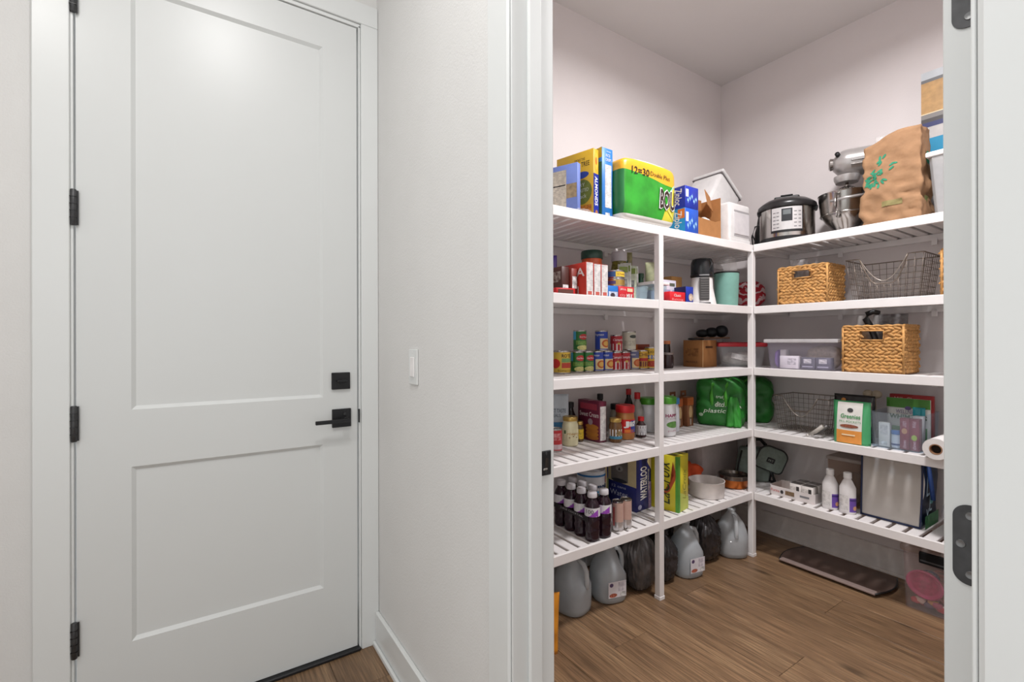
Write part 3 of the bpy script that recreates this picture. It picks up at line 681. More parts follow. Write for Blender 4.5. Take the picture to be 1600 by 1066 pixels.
patch('lower_print', PGF, .35, .2, .72, .26, M((134, 124, 80), .85), t, nu=12)
RGF = Face(lambda u, v, k=0: Vector((.104*1.03+.008+k, -.05+.1*u, .405*v)), .1, .405)
patch('leaf_print', RGF, .3, .62, .8, .76, LEAFG, t, 'ell'); patch('recycle_print', RGF, .1, .18, .6, .26, M((118, 124, 70), .85), t)
t = thing('produce_bag', 'clear plastic produce bag standing up behind the paper grocery bag', 'plastic bag', (2.690, .875, z+.27), -85)
pouch('film', .06, .165, .01, FILM, t, amp=.01, seed=2)
# tall printed box and clear bin
t, F, Lf, Rf, T = carton('display_carton', 'tall printed carton with wood, navy and teal bands beside the door', 'box', 2.931, .652, z, .27, .10, .74, M((186, 182, 180), .4), -90)
GB = {'front': F}
for v0, v1, c in ((.952, 1, (176, 180, 184)), (.932, .952, (96, 96, 98)), (.735, .932, (170, 132, 82)), (.729, .735, (214, 196, 160)), (.70, .729, (120, 116, 114)), (.675, .70, (66, 62, 62)), (.645, .675, (46, 50, 96)), (.481, .572, (22, 128, 166)), (.2, .481, (20, 44, 84))):
    m_ = M(c, .4) if c[0] != 170 else M(c, .5, nscale=40, var=.16)
    patch('printed_band', F, 0, v0, 1, v1, m_, t)
t = thing('food_bin', 'frosted clear bin with white rim lid beside the paper bag', 'bin', (2.757, .575, z), -90)
openbox('tub', .25, .22, .262, .003, M((206, 206, 206), .25, alpha=.4), t, taper=.86)
boxes('lid', [(-.134, .134, -.118, .118, .2625, .285)], WHITE, t, .006, 2)
blob('contents', .17, .14, .18, M((226, 224, 220), .6), t, amp=.006, fs=20, loc=(0, 0, .004))
# ================================================================== second shelf, left
z = S[2]
t, F = bag('snack_bag', 'shiny purple snack bag at the left end of the second shelf', 1.345, 1.73, z, .10, .21, .04, M((70, 44, 132), .3, nscale=30, var=.3), -35, seed=1)
patch('white_text_block', F, .2, .1, .8, .3, NUTRI, t, k=.006)
t, F, Lf, Rf, T = carton('wafer_box', 'small red packet lying in front of the purple snack bag', 'box', 1.243, 1.49, z, .09, .05, .028, RED, -8)
patch('brown_label', F, .1, .2, .9, .8, M((92, 50, 40)), t)
t, F, Lf, Rf, T = carton('cocoa_box', 'dark brown box with white script left of the red boxes', 'box', 1.292, 1.60, z, .04, .14, .128, M((74, 40, 34), .45))
patch('white_script', Lf, .3, .5, .95, .85, Mprint((74, 40, 34), (220, 210, 200), 70, .9), t); patch('barcode', F, .15, .08, .9, .4, BARC, t)
t, F, Lf, Rf, T = carton('pasta_box', 'maroon box with a white barcode tag between cocoa and red boxes', 'box', 1.335, 1.585, z, .035, .13, .122, M((126, 44, 34), .45))
patch('barcode', F, .12, .3, .85, .72, BARC, t)
for i, X in enumerate((1.377, 1.421, 1.464)):
    t, F, Lf, Rf, T = carton('cracker_box', ['red cracker box with white spine, leftmost of three', 'red cracker box with white spine, middle of three', 'red cracker box with white spine, rightmost of three'][i], 'box', X, 1.55, z, .041, .155, .143+.003*(i == 0), M((186, 46, 30), .45), group='red cracker boxes on the second shelf')
    patch('white_spine', F, .06, .02, .96, .99, NUTRI, t); patch('red_stamp', F, .25, .06, .8, .16, M((190, 90, 80)), t, k=.0004)
    text('A', Lf, .6, .6, .95, .85, WHITE, t, bold=.02); patch('white_label', Lf, .35, .1, .7, .32, PAPER, t)
t, F = jar('sauce_jar', 'orange sauce jar with dark green lid behind the red boxes', 1.595, 1.69, z, .053, .248, M((206, 84, 34), .3, nscale=40, var=.2), M((26, 62, 48), .35), .04, neck=.92)
patch('label', F, .1, .3, .9, .8, M((196, 60, 30)), t)
t, F = jar('olive_jar', 'tall glass jar of green olives with white lid and yellow label', 1.815, 1.72, z, .042, .272, M((112, 108, 40), .15, nscale=90, var=.5), M((200, 196, 200), .35), .05, neck=.88)
patch('label', F, .45, .3, .95, .85, M((226, 222, 210)), t); patch('yellow_mark', F, .55, .5, .8, .75, M((220, 190, 50)), t, k=.0008)
t, F, Lf, Rf, T = carton('sandwich_cookie_box', 'small bright blue snack box on the second shelf front edge', 'box', 1.531, 1.545, z, .07, .11, .058, M((30, 110, 190), .4))
patch('picture', F, .15, .1, .95, .55, M((190, 200, 220), .5, nscale=80, var=.4), t); patch('cookie_print', F, .3, .1, .7, .45, M((60, 50, 60)), t, 'ell', k=.0004)
t, F, Lf, Rf, T = carton('gelatin_box', 'small red baking box with white lettering under the flat cans', 'box', 1.619, 1.545, z, .100, .11, .059, M((198, 32, 44), .4))
text('JELL', F, .08, .68, .48, .84, WHITE, t); patch('yellow_tag', F, .55, .62, .9, .88, M((220, 200, 160)), t); text('MILK', F, .5, .1, .9, .45, WHITE, t, bold=.02); text('city', F, .08, .15, .42, .45, M((230, 150, 150)), t)
t, F = can('flat_can', 'gold flat can, lower of two on the small boxes', 1.605, 1.548, z+.0597, .046, .038, GOLD, group='flat cans stacked on the second shelf')
patch('purple_print', F, .1, .2, .5, .8, M((90, 70, 110)), t)
t, F = can('flat_can', 'blue and yellow flat can on top of the gold can', 1.605, 1.548, z+.0979, .043, .038, M((52, 90, 140), .4), group='flat cans stacked on the second shelf')
patch('yellow_print', F, .5, .05, .95, .95, M((226, 196, 60)), t); text('Chunk', F, .56, .35, .9, .7, M((150, 60, 40)), t)
t, F = bag('pasta_pouch', 'red and green packet leaning behind the olive jar', 1.895, 1.76, z, .085, .285, .03, M((146, 140, 96), .35, nscale=40, var=.25), -35, seed=4)
patch('red_label', F, .05, .45, .7, .7, M((170, 40, 36)), t, k=.006); patch('green_leaf', F, .2, .7, .7, .85, M((50, 84, 50)), t, k=.006)
cupx, cupy = 1.735, 1.535
for i, (dx, dy, rz_, h_, c_) in enumerate(((-.028, .05, -30, .185, (176, 178, 168)), (.0, .065, -45, .195, (206, 206, 200)), (.03, .06, -50, .182, (196, 204, 180)), (.065, .075, -38, .188, (222, 222, 220)))):
    t, F = bag('seasoning_packet', ['grey seasoning packet, leftmost of the standing four', 'white and green seasoning packet, second of the standing four', 'pale green seasoning packet, third of the standing four', 'white spotted seasoning packet, rightmost of the standing four'][i], cupx+dx, cupy+dy, z, .052, h_, .012, M(c_, .35, nscale=50, var=.2), rz_, 'packet', 'seasoning packets on the second shelf', seed=i, lean=.02)
    patch('green_strip', F, .1, .78, .9, .93, M((120, 140, 60)), t, k=.003); patch('print', F, .2, .25, .8, .6, M((120, 120, 118), .5, nscale=90, var=.5), t, k=.003)
t = thing('plastic_cup', 'pale blue clear plastic cup in front of the seasoning packets', 'cup', (1.725, 1.495, z))
lathe('cup', [(0, .002), (.024, 0), (.031, .066), (.0295, .066), (.0225, .003), (0, .004)], CLEARB, t, seg=24)
t = thing('lidded_tub', 'small bluish clear tub with white lid behind the first post', 'container', (1.875, 1.56, z))
openbox('tub', .12, .11, .085, .002, CLEARB, t, taper=.92); boxes('lid', [(-.064, .064, -.059, .059, .0855, .1)], WHITE, t, .004, 2)
boxes('contents', [(-.045, .045, -.04, .04, .003, .06)], M((120, 128, 160), .6), t, .006)
t, F = bottle('spice_bottle', 'small dark green bottle behind the lidded tub', 1.955, 1.70, z, .024, .17, M((30, 84, 56), .25), M((24, 70, 46), .4), nr=.6)
t, F = bag('tea_bag', 'pale green bag with black oval right of the first post', 2.065, 1.70, z, .095, .24, .05, M((196, 200, 160), .4, nscale=40, var=.15), -45, seed=6)
patch('black_oval', F, .55, .5, .85, .68, BLK, t, 'ell', k=.006)
t, F, Lf, Rf, T = carton('tan_carton', 'plain tan carton behind the white tea box', 'box', 2.19, 1.70, z, .09, .10, .165, M((184, 136, 78), .7))
t, F, Lf, Rf, T = carton('tea_box', 'white and lavender tea box behind the small red box', 'box', 2.012, 1.595, z, .105, .07, .124, M((214, 210, 222), .5))
patch('lavender_panel', F, .05, .1, .55, .6, M((170, 160, 196)), t); patch('logo', F, .5, .75, .9, .88, M((90, 96, 80)), t); patch('blue_mark', F, .65, .3, .9, .6, M((150, 170, 200)), t, 'ell')
t, F, Lf, Rf, T = carton('red_snack_box', 'low bright red box beside the first post, second shelf', 'box', 1.962, 1.508, z, .118, .07, .053, M((212, 28, 40), .4))
text('Classic', F, .25, .55, .7, .8, WHITE, t); text('Baking', F, .12, .15, .85, .4, M((240, 150, 150)), t)
t, F, Lf, Rf, T = carton('blue_snack_box', 'narrow royal blue box beside the bottle warmer', 'box', 2.062, 1.512, z, .06, .07, .085, M((24, 54, 158), .4))
patch('cookie_picture', F, .35, .15, .95, .6, M((200, 180, 160), .5, nscale=90, var=.4), t, 'ell'); patch('navy_side', Lf, 0, 0, 1, 1, M((14, 26, 84)), t)
# popcorn-maker like appliance
t = thing('bottle_warmer', 'white countertop appliance with smoked black top and ribbed grey grille', 'appliance', (2.293, 1.565, z), -44)
def ov(prof, sx=1., sy=1.): return prof
lathe('body', [(0, 0), (.07, 0), (.073, .012), (.066, .05), (.056, .10), (.053, .155), (0, .155)], WHITE, t, seg=32, sy=.9)
lathe('cover', [(0, .1555), (.056, .1555), (.059, .165), (.058, .235), (.05, .256), (.03, .262), (0, .263)], M((30, 34, 38), .12), t, seg=32, sy=.9)
lathe('cover_band', [(.0575, .16), (.0605, .16), (.0605, .172), (.0575, .172)], BLK, t, seg=32, sy=.9)
boxes('grille', [(-.024, .024, -.069, -.05, .03, .152)], M((96, 94, 92), .5), t, .003)
for i in range(9): boxes('grille_slat', [(-.021, .021, -.0705, -.0692, .036+.0125*i, .041+.0125*i)], M((60, 58, 58), .5), t)
boxes('outlet', [(-.03, .03, -.074, -.06, .006, .018)], BLK, t, .004, 2)
boxes('brand_plate', [(-.025, .025, -.0575, -.05, .162, .168)], M((150, 150, 152), .4), t)
# mint canister
t = thing('mint_canister', 'mint green canister with black rim on the second shelf', 'canister', (2.503, 1.552, z), -50)
lathe('body', [(0, 0), (.056, 0), (.059, .006), (.066, .192), (0, .192)], M((124, 172, 160), .5), t, seg=36)
lathe('rim', [(.0, .1925), (.0675, .1925), (.0675, .2), (.0, .2)], BLK, t, seg=36)
t = thing('clear_jug', 'upturned clear plastic cup standing on the mint canister', 'cup', (2.503, 1.552, z+.2005))
lathe('cup', [(.055, 0), (.057, 0), (.05, .07), (.035, .088), (0, .09), (0, .087), (.033, .085), (.048, .068)], FILM, t, seg=30)
lathe('inner_tube', [(.018, .0), (.02, .0), (.02, .07), (.018, .07)], CLEAR, t, seg=18)
t = thing('patterned_towel', 'rolled red and white patterned towel in the shelf corner', 'towel', (2.835, 1.615, z), -55)
def Mpat():
    mt = M((172, 34, 48), .8).copy(); nt = mt.node_tree; b = nt.nodes['Principled BSDF']
    tc = nt.nodes.new('ShaderNodeTexCoord'); wv = nt.nodes.new('ShaderNodeTexWave'); wv.wave_type = 'RINGS'; wv.inputs['Scale'].default_value = 9; wv.inputs['Distortion'].default_value = 9; wv.inputs['Detail Scale'].default_value = 2
    rp = nt.nodes.new('ShaderNodeValToRGB'); rp.color_ramp.interpolation = 'CONSTANT'; rp.color_ramp.elements[0].color = (*lin((168, 30, 44)), 1); rp.color_ramp.elements[1].position = .62; rp.color_ramp.elements[1].color = (*lin((206, 176, 178)), 1)
    nt.links.new(tc.outputs['Object'], wv.inputs['Vector']); nt.links.new(wv.outputs['Fac'], rp.inputs['Fac']); nt.links.new(rp.outputs[0], b.inputs['Base Color']); return mt
blob('towel', .19, .15, .18, Mpat(), t, amp=.012, fs=9, seed=8)
tube('drawstring', [(-.05, -.078, .008), (-.02, -.09, .008), (.02, -.087, .008)], .006, BLK, t)
# ------------------------------------------------------------------ baskets
STRAW = M((196, 146, 86), .75, nscale=70, var=.32)
STRAWD = M((150, 106, 60), .8, nscale=60, var=.3)
def woven_basket(label, X, Y, z, w, d, h, rz=-90, seed=0):
    t = thing('woven_basket', label, 'basket', (X, Y, z), rz, 'woven water hyacinth baskets')
    k = .012; hx0, hx1, hz0, hz1 = -w*.17, w*.17, h*.70, h*.87
    boxes('front_wall', [(-w/2+k, hx0, -d/2+k*.5, -d/2+k, .004, h-.006), (hx1, w/2-k, -d/2+k*.5, -d/2+k, .004, h-.006), (hx0, hx1, -d/2+k*.5, -d/2+k, .004, hz0), (hx0, hx1, -d/2+k*.5, -d/2+k, hz1, h-.006)], STRAWD, t)
    for s in (-1, 1): boxes('side_wall', [(s*(w/2-k*.75)-k*.25, s*(w/2-k*.75)+k*.25, -d/2+k, d/2-k, .004, h-.006)], STRAWD, t)
    boxes('back_wall', [(-w/2+k, w/2-k, d/2-k, d/2-k*.5, .004, h-.006)], STRAWD, t)
    boxes('bottom', [(-w/2+k, w/2-k, -d/2+k, d/2-k, .0005, .0039)], STRAWD, t)
    rnd = random.Random(seed)
    def strand(bm, c, ax, up, out, ln, wd):
        vs_ = []
        for i, f_ in enumerate((-1, -.45, .45, 1)):
            rr = (.25, 1, 1, .25)[i]
            for j in range(5):
                a = math.pi*j/4
                vs_.append(bm.verts.new(c+ax*ln*.5*f_+up*wd*.5*rr*math.cos(a)+out*(.0055*rr*math.sin(a)-.001)))
        for i in range(3):
            for j in range(4): bm.faces.new((vs_[i*5+j], vs_[i*5+j+1], vs_[i*5+6+j], vs_[i*5+5+j]))
    def side(name, org, ax, out, L, hole):
        bm = bmesh.new(); rows = max(6, int(h/.0165)); up = Vector((0, 0, 1)); cols = int(L/.024)
        for r_ in range(rows):
            zc = .008+(h-.016)*(r_+.5)/rows
            for c_ in range(cols+1):
                xc = (c_+.5*(r_ % 2))/cols*L + rnd.uniform(-.003, .003)
                if xc < .006 or xc > L-.006: continue
                p = org+ax*xc+up*(zc+rnd.uniform(-.0015, .0015))
                if hole and hx0-.006 < p.x < hx1+.006 and hz0-.004 < p.z < hz1+.004: continue
                tilt = R(22 if r_ % 2 else -22)+rnd.uniform(-.2, .2)
                a2 = ax*math.cos(tilt)+up*math.sin(tilt); u2 = up*math.cos(tilt)-ax*math.sin(tilt)
                strand(bm, p, a2, u2, out, .034+rnd.uniform(-.004, .006), .015)
        o = obj(name, bm2me(name, bm, True), STRAW, t); o['kind'] = 'stuff'
    side('weave', Vector((-w/2, -d/2+.005, 0)), Vector((1, 0, 0)), Vector((0, -1, 0)), w, True)
    side('weave', Vector((w/2-.005, -d/2, 0)), Vector((0, 1, 0)), Vector((1, 0, 0)), d, False)
    side('weave', Vector((-w/2+.005, d/2, 0)), Vector((0, -1, 0)), Vector((-1, 0, 0)), d, False)
    bm = bmesh.new()
    P = []
    n = 60
    cs = [(-w/2+.006, -d/2+.006), (w/2-.006, -d/2+.006), (w/2-.006, d/2-.006), (-w/2+.006, d/2-.006)]
    for i in range(4):
        a, b = cs[i], cs[(i+1) % 4]
        for j in range(12): f_ = j/12; P.append((a[0]+(b[0]-a[0])*f_, a[1]+(b[1]-a[1])*f_, h-.006+.0025*((i*12+j) % 2)))
    addtube(bm, P, [.007 if i % 2 else .0055 for i in range(len(P))], 6, True)
    obj('rim', bm2me('rim', bm, True), STRAW, t)
    bm = bmesh.new(); addtube(bm, [(hx0-.004, -d/2+.002, hz0-.003), (hx1+.004, -d/2+.002, hz0-.003), (hx1+.004, -d/2+.002, hz1+.003), (hx0-.004, -d/2+.002, hz1+.003)], .0045, 6, True)
    obj('handle_hole_edge', bm2me('handle_hole_edge', bm, True), STRAW, t)
    for sx in (-1, 1): tube('corner_cord', [(sx*(w/2-.004), -d/2+.004, .002), (sx*(w/2-.004), -d/2+.004, h-.008)], .005, STRAW, t, 6)
    return t
def wire_basket(label, X, Y, z, w, d, h, dip, rz=-90, taper=.84):
    t = thing('wire_basket', label, 'wire basket', (X, Y, z), rz, 'wire baskets')
    def P(u, v, q):     # u,v in -1..1 on the rim outline, q height 0..1
        s = taper+(1-taper)*q; return Vector((u*w/2*s, v*d/2*s, .004+q*(h-.004)))
    def top(u, v):      # rim height: front dips in the middle
        if v < -.98: a = max(0, 1-abs(u)/.62); return 1-dip*(1-(1-min(1, a*1.6))**2)
        return 1.
    bm = bmesh.new()
    nu = 10
    def loop(q): 
        pts = []
        for (a, b) in (((-1,-1),(1,-1)), ((1,-1),(1,1)), ((1,1),(-1,1)), ((-1,1),(-1,-1))):
            for j in range(16):
                f_ = j/16; u, v = a[0]+(b[0]-a[0])*f_, a[1]+(b[1]-a[1])*f_
                pts.append((u, v, min(q, top(u, v))))
        return pts
    for q in (0, .14, .28, .42, .56, .70, .84): addtube(bm, [P(*p) for p in loop(q)], .0011, 4, True)
    for i in range(nu+1):
        u = -1+2*i/nu
        for v in (-1, 1): addtube(bm, [P(u, v, 0), P(u, v, top(u, v))], .0011, 4)
        addtube(bm, [P(u, -1, 0), P(u, 1, 0)], .0011, 4)
    for i in range(1, 9):
        v = -1+2*i/9
        for u in (-1, 1): addtube(bm, [P(u, v, 0), P(u, v, 1)], .0011, 4)
        addtube(bm, [P(-1, v, 0), P(1, v, 0)], .0011, 4)
    o = obj('wire_mesh', bm2me('wire_mesh', bm, True), WIRE, t); o['kind'] = 'stuff'
    bm = bmesh.new(); addtube(bm, [P(*p) for p in loop(1.)], .003, 6, True); obj('rim', bm2me('rim', bm, True), WIRE, t)
    tube('front_loop', [P(u/10*.62, -1.02, 1-dip*.0-(.62*(1-(u/10)**2))*.9) for u in range(-10, 11)], .002, M((190, 180, 170), .3, m=.8), t, 6)
    return t
# ================================================================== second shelf, far side
z = S[2]
woven_basket('woven basket holding clear bags beside the wire basket, second shelf', 2.742, 1.213, z, .248, .215, .208, seed=1)
for i, (dx, dy, rz_) in enumerate(((-.03, .045, -75), (.04, -.04, -105))):
    t = thing('plastic_bag', ['clear plastic bag poking out of the left of the upper basket', 'clear plastic bag behind the handle hole of the upper basket'][i], 'plastic bag', (2.74+dx, 1.213+dy, z+.006), rz_, 'plastic bags in the upper basket')
    pouch('film', .09, .245 if i == 0 else .19, .05, FILM if i else M((196, 192, 192), .2, alpha=.5), t, amp=.012, seed=i+4)
wire_basket('empty grey wire basket on the second shelf beside the woven basket', 2.775, .868, z, .30, .23, .205, .62)
woven_basket('woven basket at the door end of the second shelf, mostly hidden', 2.76, .538, z, .248, .215, .208, seed=2)
# ================================================================== third shelf, left: cans
z = S[3]
DM = M((38, 110, 48), .4); PROG = M((40, 66, 160), .4); CRED = M((170, 34, 44), .4)
def green_can(label, X, Y, zz):
    t, F = can('vegetable_can', label, X, Y, zz, .0325, .104, DM)
    patch('blue_strip', F, .02, .55, .3, 1, M((70, 160, 200)), t); patch('red_shield', F, .46, .55, .95, .86, M((186, 50, 50)), t, 'ell'); text('Del Monte', F, .5, .66, .92, .74, WHITE, t, k=.0012)
    patch('bean_picture', F, .36, .0, .98, .26, M((206, 200, 130), .5, nscale=150, var=.2), t, 'ell'); patch('leaf_picture', F, .3, .28, .98, .5, M((110, 150, 70), .5, nscale=150, var=.3), t)
def blue_can(label, X, Y, zz, ring=M((216, 168, 84)), base=PROG):
    t, F = can('soup_can', label, X, Y, zz, .0325, .104, base)
    text('Progresso', F, .1, .74, .6, .9, WHITE, t, shear=.3); patch('cream_panel', F, .42, .05, .98, .62, M((220, 200, 150)), t); patch('soup_picture', F, .5, .12, .98, .56, M((190, 90, 40)), t, 'ell', k=.001); patch('bowl_rim', F, .58, .2, .9, .48, ring, t, 'ell', k=.0016)
def red_can(label, X, Y, zz, h=.098):
    t, F = can('condensed_soup_can', label, X, Y, zz, .0318, h, CRED)
    patch('white_half', F, -.1, 0, 1.1, .47, M((228, 224, 222)), t); text('Campbell', F, .3, .62, .95, .82, WHITE, t, shear=.3); patch('gold_seal', F, .52, .4, .7, .55, GOLD, t, 'ell', k=.001); text('SOUP', F, .58, .18, .82, .27, CRED, t, k=.0012)
Yr = 1.755
t, F = can('tomato_can', 'large yellow can with red pepper picture at the left end of the can row', 1.447, 1.74, z, .042, .108, M((214, 178, 60), .4))
patch('pepper_picture', F, .05, .2, .45, .68, M((196, 40, 30)), t, 'ell'); patch('green_label', F, .5, .5, .95, .7, M((110, 150, 90)), t); patch('red_label', F, .5, .22, .98, .48, M((180, 60, 40)), t); text('RO*EL', F, .5, .74, .92, .92, M((60, 40, 20)), t, bold=.02); text('TOMATOES', F, .35, .03, .98, .14, M((90, 60, 20)), t)
green_can('green vegetable can beside the yellow pepper can, bottom row', 1.556, Yr, z); green_can('green vegetable can beside the blue soup cans, bottom row', 1.6235, Yr, z)
blue_can('blue soup can beside the green cans, bottom row', 1.690, Yr, z); blue_can('blue soup can beside the red and white cans, bottom row', 1.757, Yr, z)
red_can('red and white soup can beside the blue cans, bottom row', 1.8225, Yr, z); red_can('red and white soup can further from the blue cans, bottom row', 1.888, Yr, z)
blue_can('grey-blue soup can right of the red and white cans', 1.956, Yr, z, M((200, 120, 70)), M((92, 96, 130), .4))
t, F = can('chili_can', 'gold chili can right of the grey-blue soup can', 2.026, Yr, z, .0325, .104, M((206, 160, 50), .4))
patch('dark_band', F, .1, .1, .98, .4, M((120, 60, 50), .5, nscale=150, var=.4), t); patch('red_label', F, .25, .42, .95, .6, M((176, 40, 40)), t); text('CHILI', F, .3, .72, .9, .9, M((90, 40, 20)), t)
t, F = can('bean_can', 'yellow and blue bean can beside the first post', 2.098, Yr, z, .034, .12, M((216, 176, 50), .4))
patch('blue_banner', F, .05, .45, .98, .66, M((40, 90, 170)), t); text('BEST', F, .2, .5, .9, .62, WHITE, t, k=.0012); patch('chili_picture', F, .15, .05, .95, .36, M((176, 60, 40), .5, nscale=150, var=.3), t, 'ell'); text('MEXICAN', F, .2, .75, .95, .88, BLK, t)
z2_ = z+.1043
green_can('green vegetable can stacked alone on the top row', 1.575, Yr, z2_); blue_can('blue soup can stacked on the top row', 1.722, Yr, z2_); red_can('red and white soup can stacked on the top row', 1.83, Yr, z+.0983, .088)
t, F = can('evaporated_milk_can', 'pale cream can with dark drawing, stacked top right', 1.925, Yr, z2_, .0365, .102, M((200, 196, 178), .5))
patch('dark_drawing', F, .5, .65, .9, .85, M((60, 66, 60)), t, 'ell'); patch('script', F, .2, .2, .9, .5, Mprint((200, 196, 178), (120, 116, 100), 60, .8), t)
t, F, Lf, Rf, T = carton('taco_box', 'orange box standing behind the chili and bean cans', 'box', 2.11, 1.845, z, .10, .06, .135, M((190, 96, 34), .5)); patch('dark_top', F, 0, .8, 1, 1, M((130, 50, 24)), t)
t, F = jar('jam_jar', 'small jar of dark preserve right of the first post, third shelf', 2.215, 1.73, z, .031, .088, M((44, 26, 28), .12), M((150, 140, 136), .3, m=.6), .012, neck=.92)
t, F = jar('spread_jar', 'dark jar with orange lid behind the preserve jar', 2.30, 1.81, z, .026, .155, M((30, 20, 20), .2), M((196, 116, 70), .4), .02, neck=.9)
# carton, tray, red lid tub
t, F, Lf, Rf, T = carton('shipping_carton', 'small brown shipping carton with dark print on the third shelf', 'box', 2.505, 1.725, z, .14, .13, .158, M((160, 108, 60), .8))
patch('print_block', Lf, .12, .4, .8, .7, Mprint((160, 108, 60), (70, 44, 24), 60, .9), t); text('FRAGILE', Lf, .15, .15, .75, .22, M((60, 40, 24)), t); patch('print_line', F, .2, .7, .7, .78, M((80, 52, 30)), t); patch('tape_edge', F, 0, 0, .05, 1, M((200, 160, 110)), t)
t = thing('cable_coil', 'flat black coil lying on the brown shipping carton', 'cable', (2.475, 1.73, z+.159))
tube('coil', [(.045*math.cos(a*.5), .04*math.sin(a*.5), .006) for a in range(13)], .006, BLK, t, 8, True)
t = thing('rubber_mould', 'black rubber mould with rounded humps on a tan board', 'mould', (2.70, 1.775, z+.168), -48)
boxes('board', [(-.10, .10, -.045, .045, 0, .008)], M((150, 112, 80), .7), t, .003)
for i, xx in enumerate((-.055, 0, .058)): blob('hump', .075, .07, .05+.012*i, M((18, 24, 28), .5), t, loc=(xx, 0, .0085), e=2.3, seg=18, rings=12)
t = thing('red_lid_tub', 'clear food tub with a red lid in the shelf corner', 'container', (2.722, 1.612, z), -45)
openbox('tub', .262, .185, .112, .0025, CLEAR, t, taper=.86, rim=.006)
rl = boxes('lid', [(-.136, .136, -.098, .098, .1185, .142)], M((178, 34, 44), .3), t, .008, 3)
boxes('lid_recess', [(-.11, .11, -.075, .075, .1421, .146)], M((160, 26, 36), .3), rl, .003)
blob('contents', .19, .13, .085, M((176, 170, 164), .6, nscale=40, var=.25), t, amp=.012, fs=22, seed=3, loc=(0, 0, .004))
o = boxes('paper_slip', [(-.05, .05, -.0006, .0006, -.016, .016)], NUTRI, t, loc=(-.01, -.082, .058), rot=(-10, 12, 0)); blob('white_cap', .04, .03, .05, WHITE, t, loc=(.06, -.06, .045), seg=14, rings=10)
# far side: clear bin with cartons, woven basket
t = thing('storage_tub', 'clear shoebox bin with white lid on the third shelf', 'bin', (2.735, 1.225, z), -90)
openbox('tub', .35, .2, .142, .0025, M((206, 204, 218), .2, alpha=.08), t, taper=.92); boxes('lid', [(-.184, .184, -.108, .108, .1425, .162)], M((214, 210, 212), .3, alpha=.75), t, .004, 2)
for i, (dx, w_, h_, c_) in enumerate(((-.112, .032, .10, (232, 230, 230)), (-.06, .095, .068, (234, 232, 233)), (.035, .068, .062, (92, 92, 104)), (.108, .068, .062, (96, 96, 110)))):
    q, F, Lf, Rf, T = carton('small_carton', ['narrow white carton at the left inside the clear shoebox bin', 'wide white carton inside the clear shoebox bin', 'grey carton in the middle of the clear shoebox bin', 'grey carton at the right inside the clear shoebox bin'][i], 'box', 2.671+.045*(i == 0), 1.225-dx, z+.004, w_, .04, h_, M(c_, .5), -90, 'cartons in the clear shoebox bin')
    if i == 1: patch('small_print', F, .42, .3, .9, .8, Mprint((234, 232, 233), (90, 90, 100), 60, .9, 'X'), q)
    if i > 1: patch('barcode', F, .2, .5, .75, .88, M((206, 206, 210)), q); patch('barcode_bars', F, .3, .55, .65, .82, BARC, q, k=.0004); patch('print_line', F, .1, .18, .85, .28, M((170, 170, 186)), q)
t = thing('lavender_cloth', 'folded lavender cloth at the left end of the shoebox bin', 'cloth', (2.74, 1.372, z+.004), -90); blob('cloth', .022, .11, .10, M((150, 124, 190), .8), t, amp=.003, fs=30, e=3)
t = thing('bread_bag', 'bag of beige twists at the back of the shoebox bin', 'bag', (2.755, 1.16, z+.004), -90); blob('bag_film', .17, .07, .125, M((196, 184, 166), .4, nscale=60, var=.2), t, amp=.010, fs=24, seed=9)
woven_basket('woven basket on the third shelf with dark packs sticking out', 2.712, .894, z, .244, .215, .226, seed=3)
for i, (dx, dy, w_, h_, m_) in enumerate(((.0, .05, .085, .27, FILM), (.06, -.02, .13, .275, M((150, 146, 146), .2, nscale=60, var=.3, alpha=.6)))):
    t = thing('plastic_bag', ['clear zip bag standing at the left of the third-shelf basket', 'grey patterned zip bag standing at the back of the third-shelf basket'][i], 'plastic bag', (2.71+dx, .894+dy, z+.006), -80, 'bags in the third-shelf basket'); pouch('film', w_, h_, .05, m_, t, amp=.010, seed=i+11)
t = thing('black_tongs', 'curved black handle rising out of the third-shelf basket', 'handle', (2.645, .90, z+.006), -90)
tube('handle', [(.02, 0, .0), (.01, -.002, .15), (-.015, 0, .22), (-.03, .0, .25), (-.028, .01, .275), (-.005, .012, .284), (.02, .012, .278)], [.012, .013, .014, .014, .013, .012, .010], BLK, t, 10)
# ================================================================== fourth shelf, left
z = S[4]
t, F = bag('flour_bag', 'white and blue stand-up pouch at the left end of the fourth shelf', 1.475, 1.832, z, .14, .235, .04, M((196, 206, 214), .35, nscale=20, var=.08), -35, seed=2)
text('HONEST TASTE', F, .1, .62, .9, .70, M((50, 66, 90)), t, k=.006); text('MEALS', F, .35, .53, .7, .59, M((50, 66, 90)), t, k=.006); patch('blue_wave', F, .05, .22, .95, .42, M((60, 130, 180)), t, k=.004, nu=12); patch('red_dot', F, .3, .36, .42, .44, M((190, 60, 70)), t, 'ell', k=.007); patch('white_base', F, .1, .02, .9, .2, NUTRI, t, k=.004, nu=12)
t, F = can('red_tin', 'slim red tin in front of the white pouch', 1.352, 1.672, z, .03, .103, M((184, 40, 46), .35), group=None); patch('white_label', F, .1, .05, .9, .3, M((214, 190, 196)), t); patch('script', F, .2, .5, .8, .85, Mprint((184, 40, 46), (240, 210, 210), 60, .8), t)
t, F = jar('mayonnaise_jar', 'glass jar of pale mayonnaise with gold lid', 1.485, 1.725, z, .0385, .138, M((222, 216, 178), .12), GOLD, .02, neck=.86)
patch('label', F, .12, .25, .98, .85, M((226, 220, 180)), t); patch('green_mark', F, .25, .6, .33, .8, M((80, 110, 70)), t, k=.001); text('mayo', F, .4, .5, .85, .64, M((190, 140, 40)), t, k=.001)
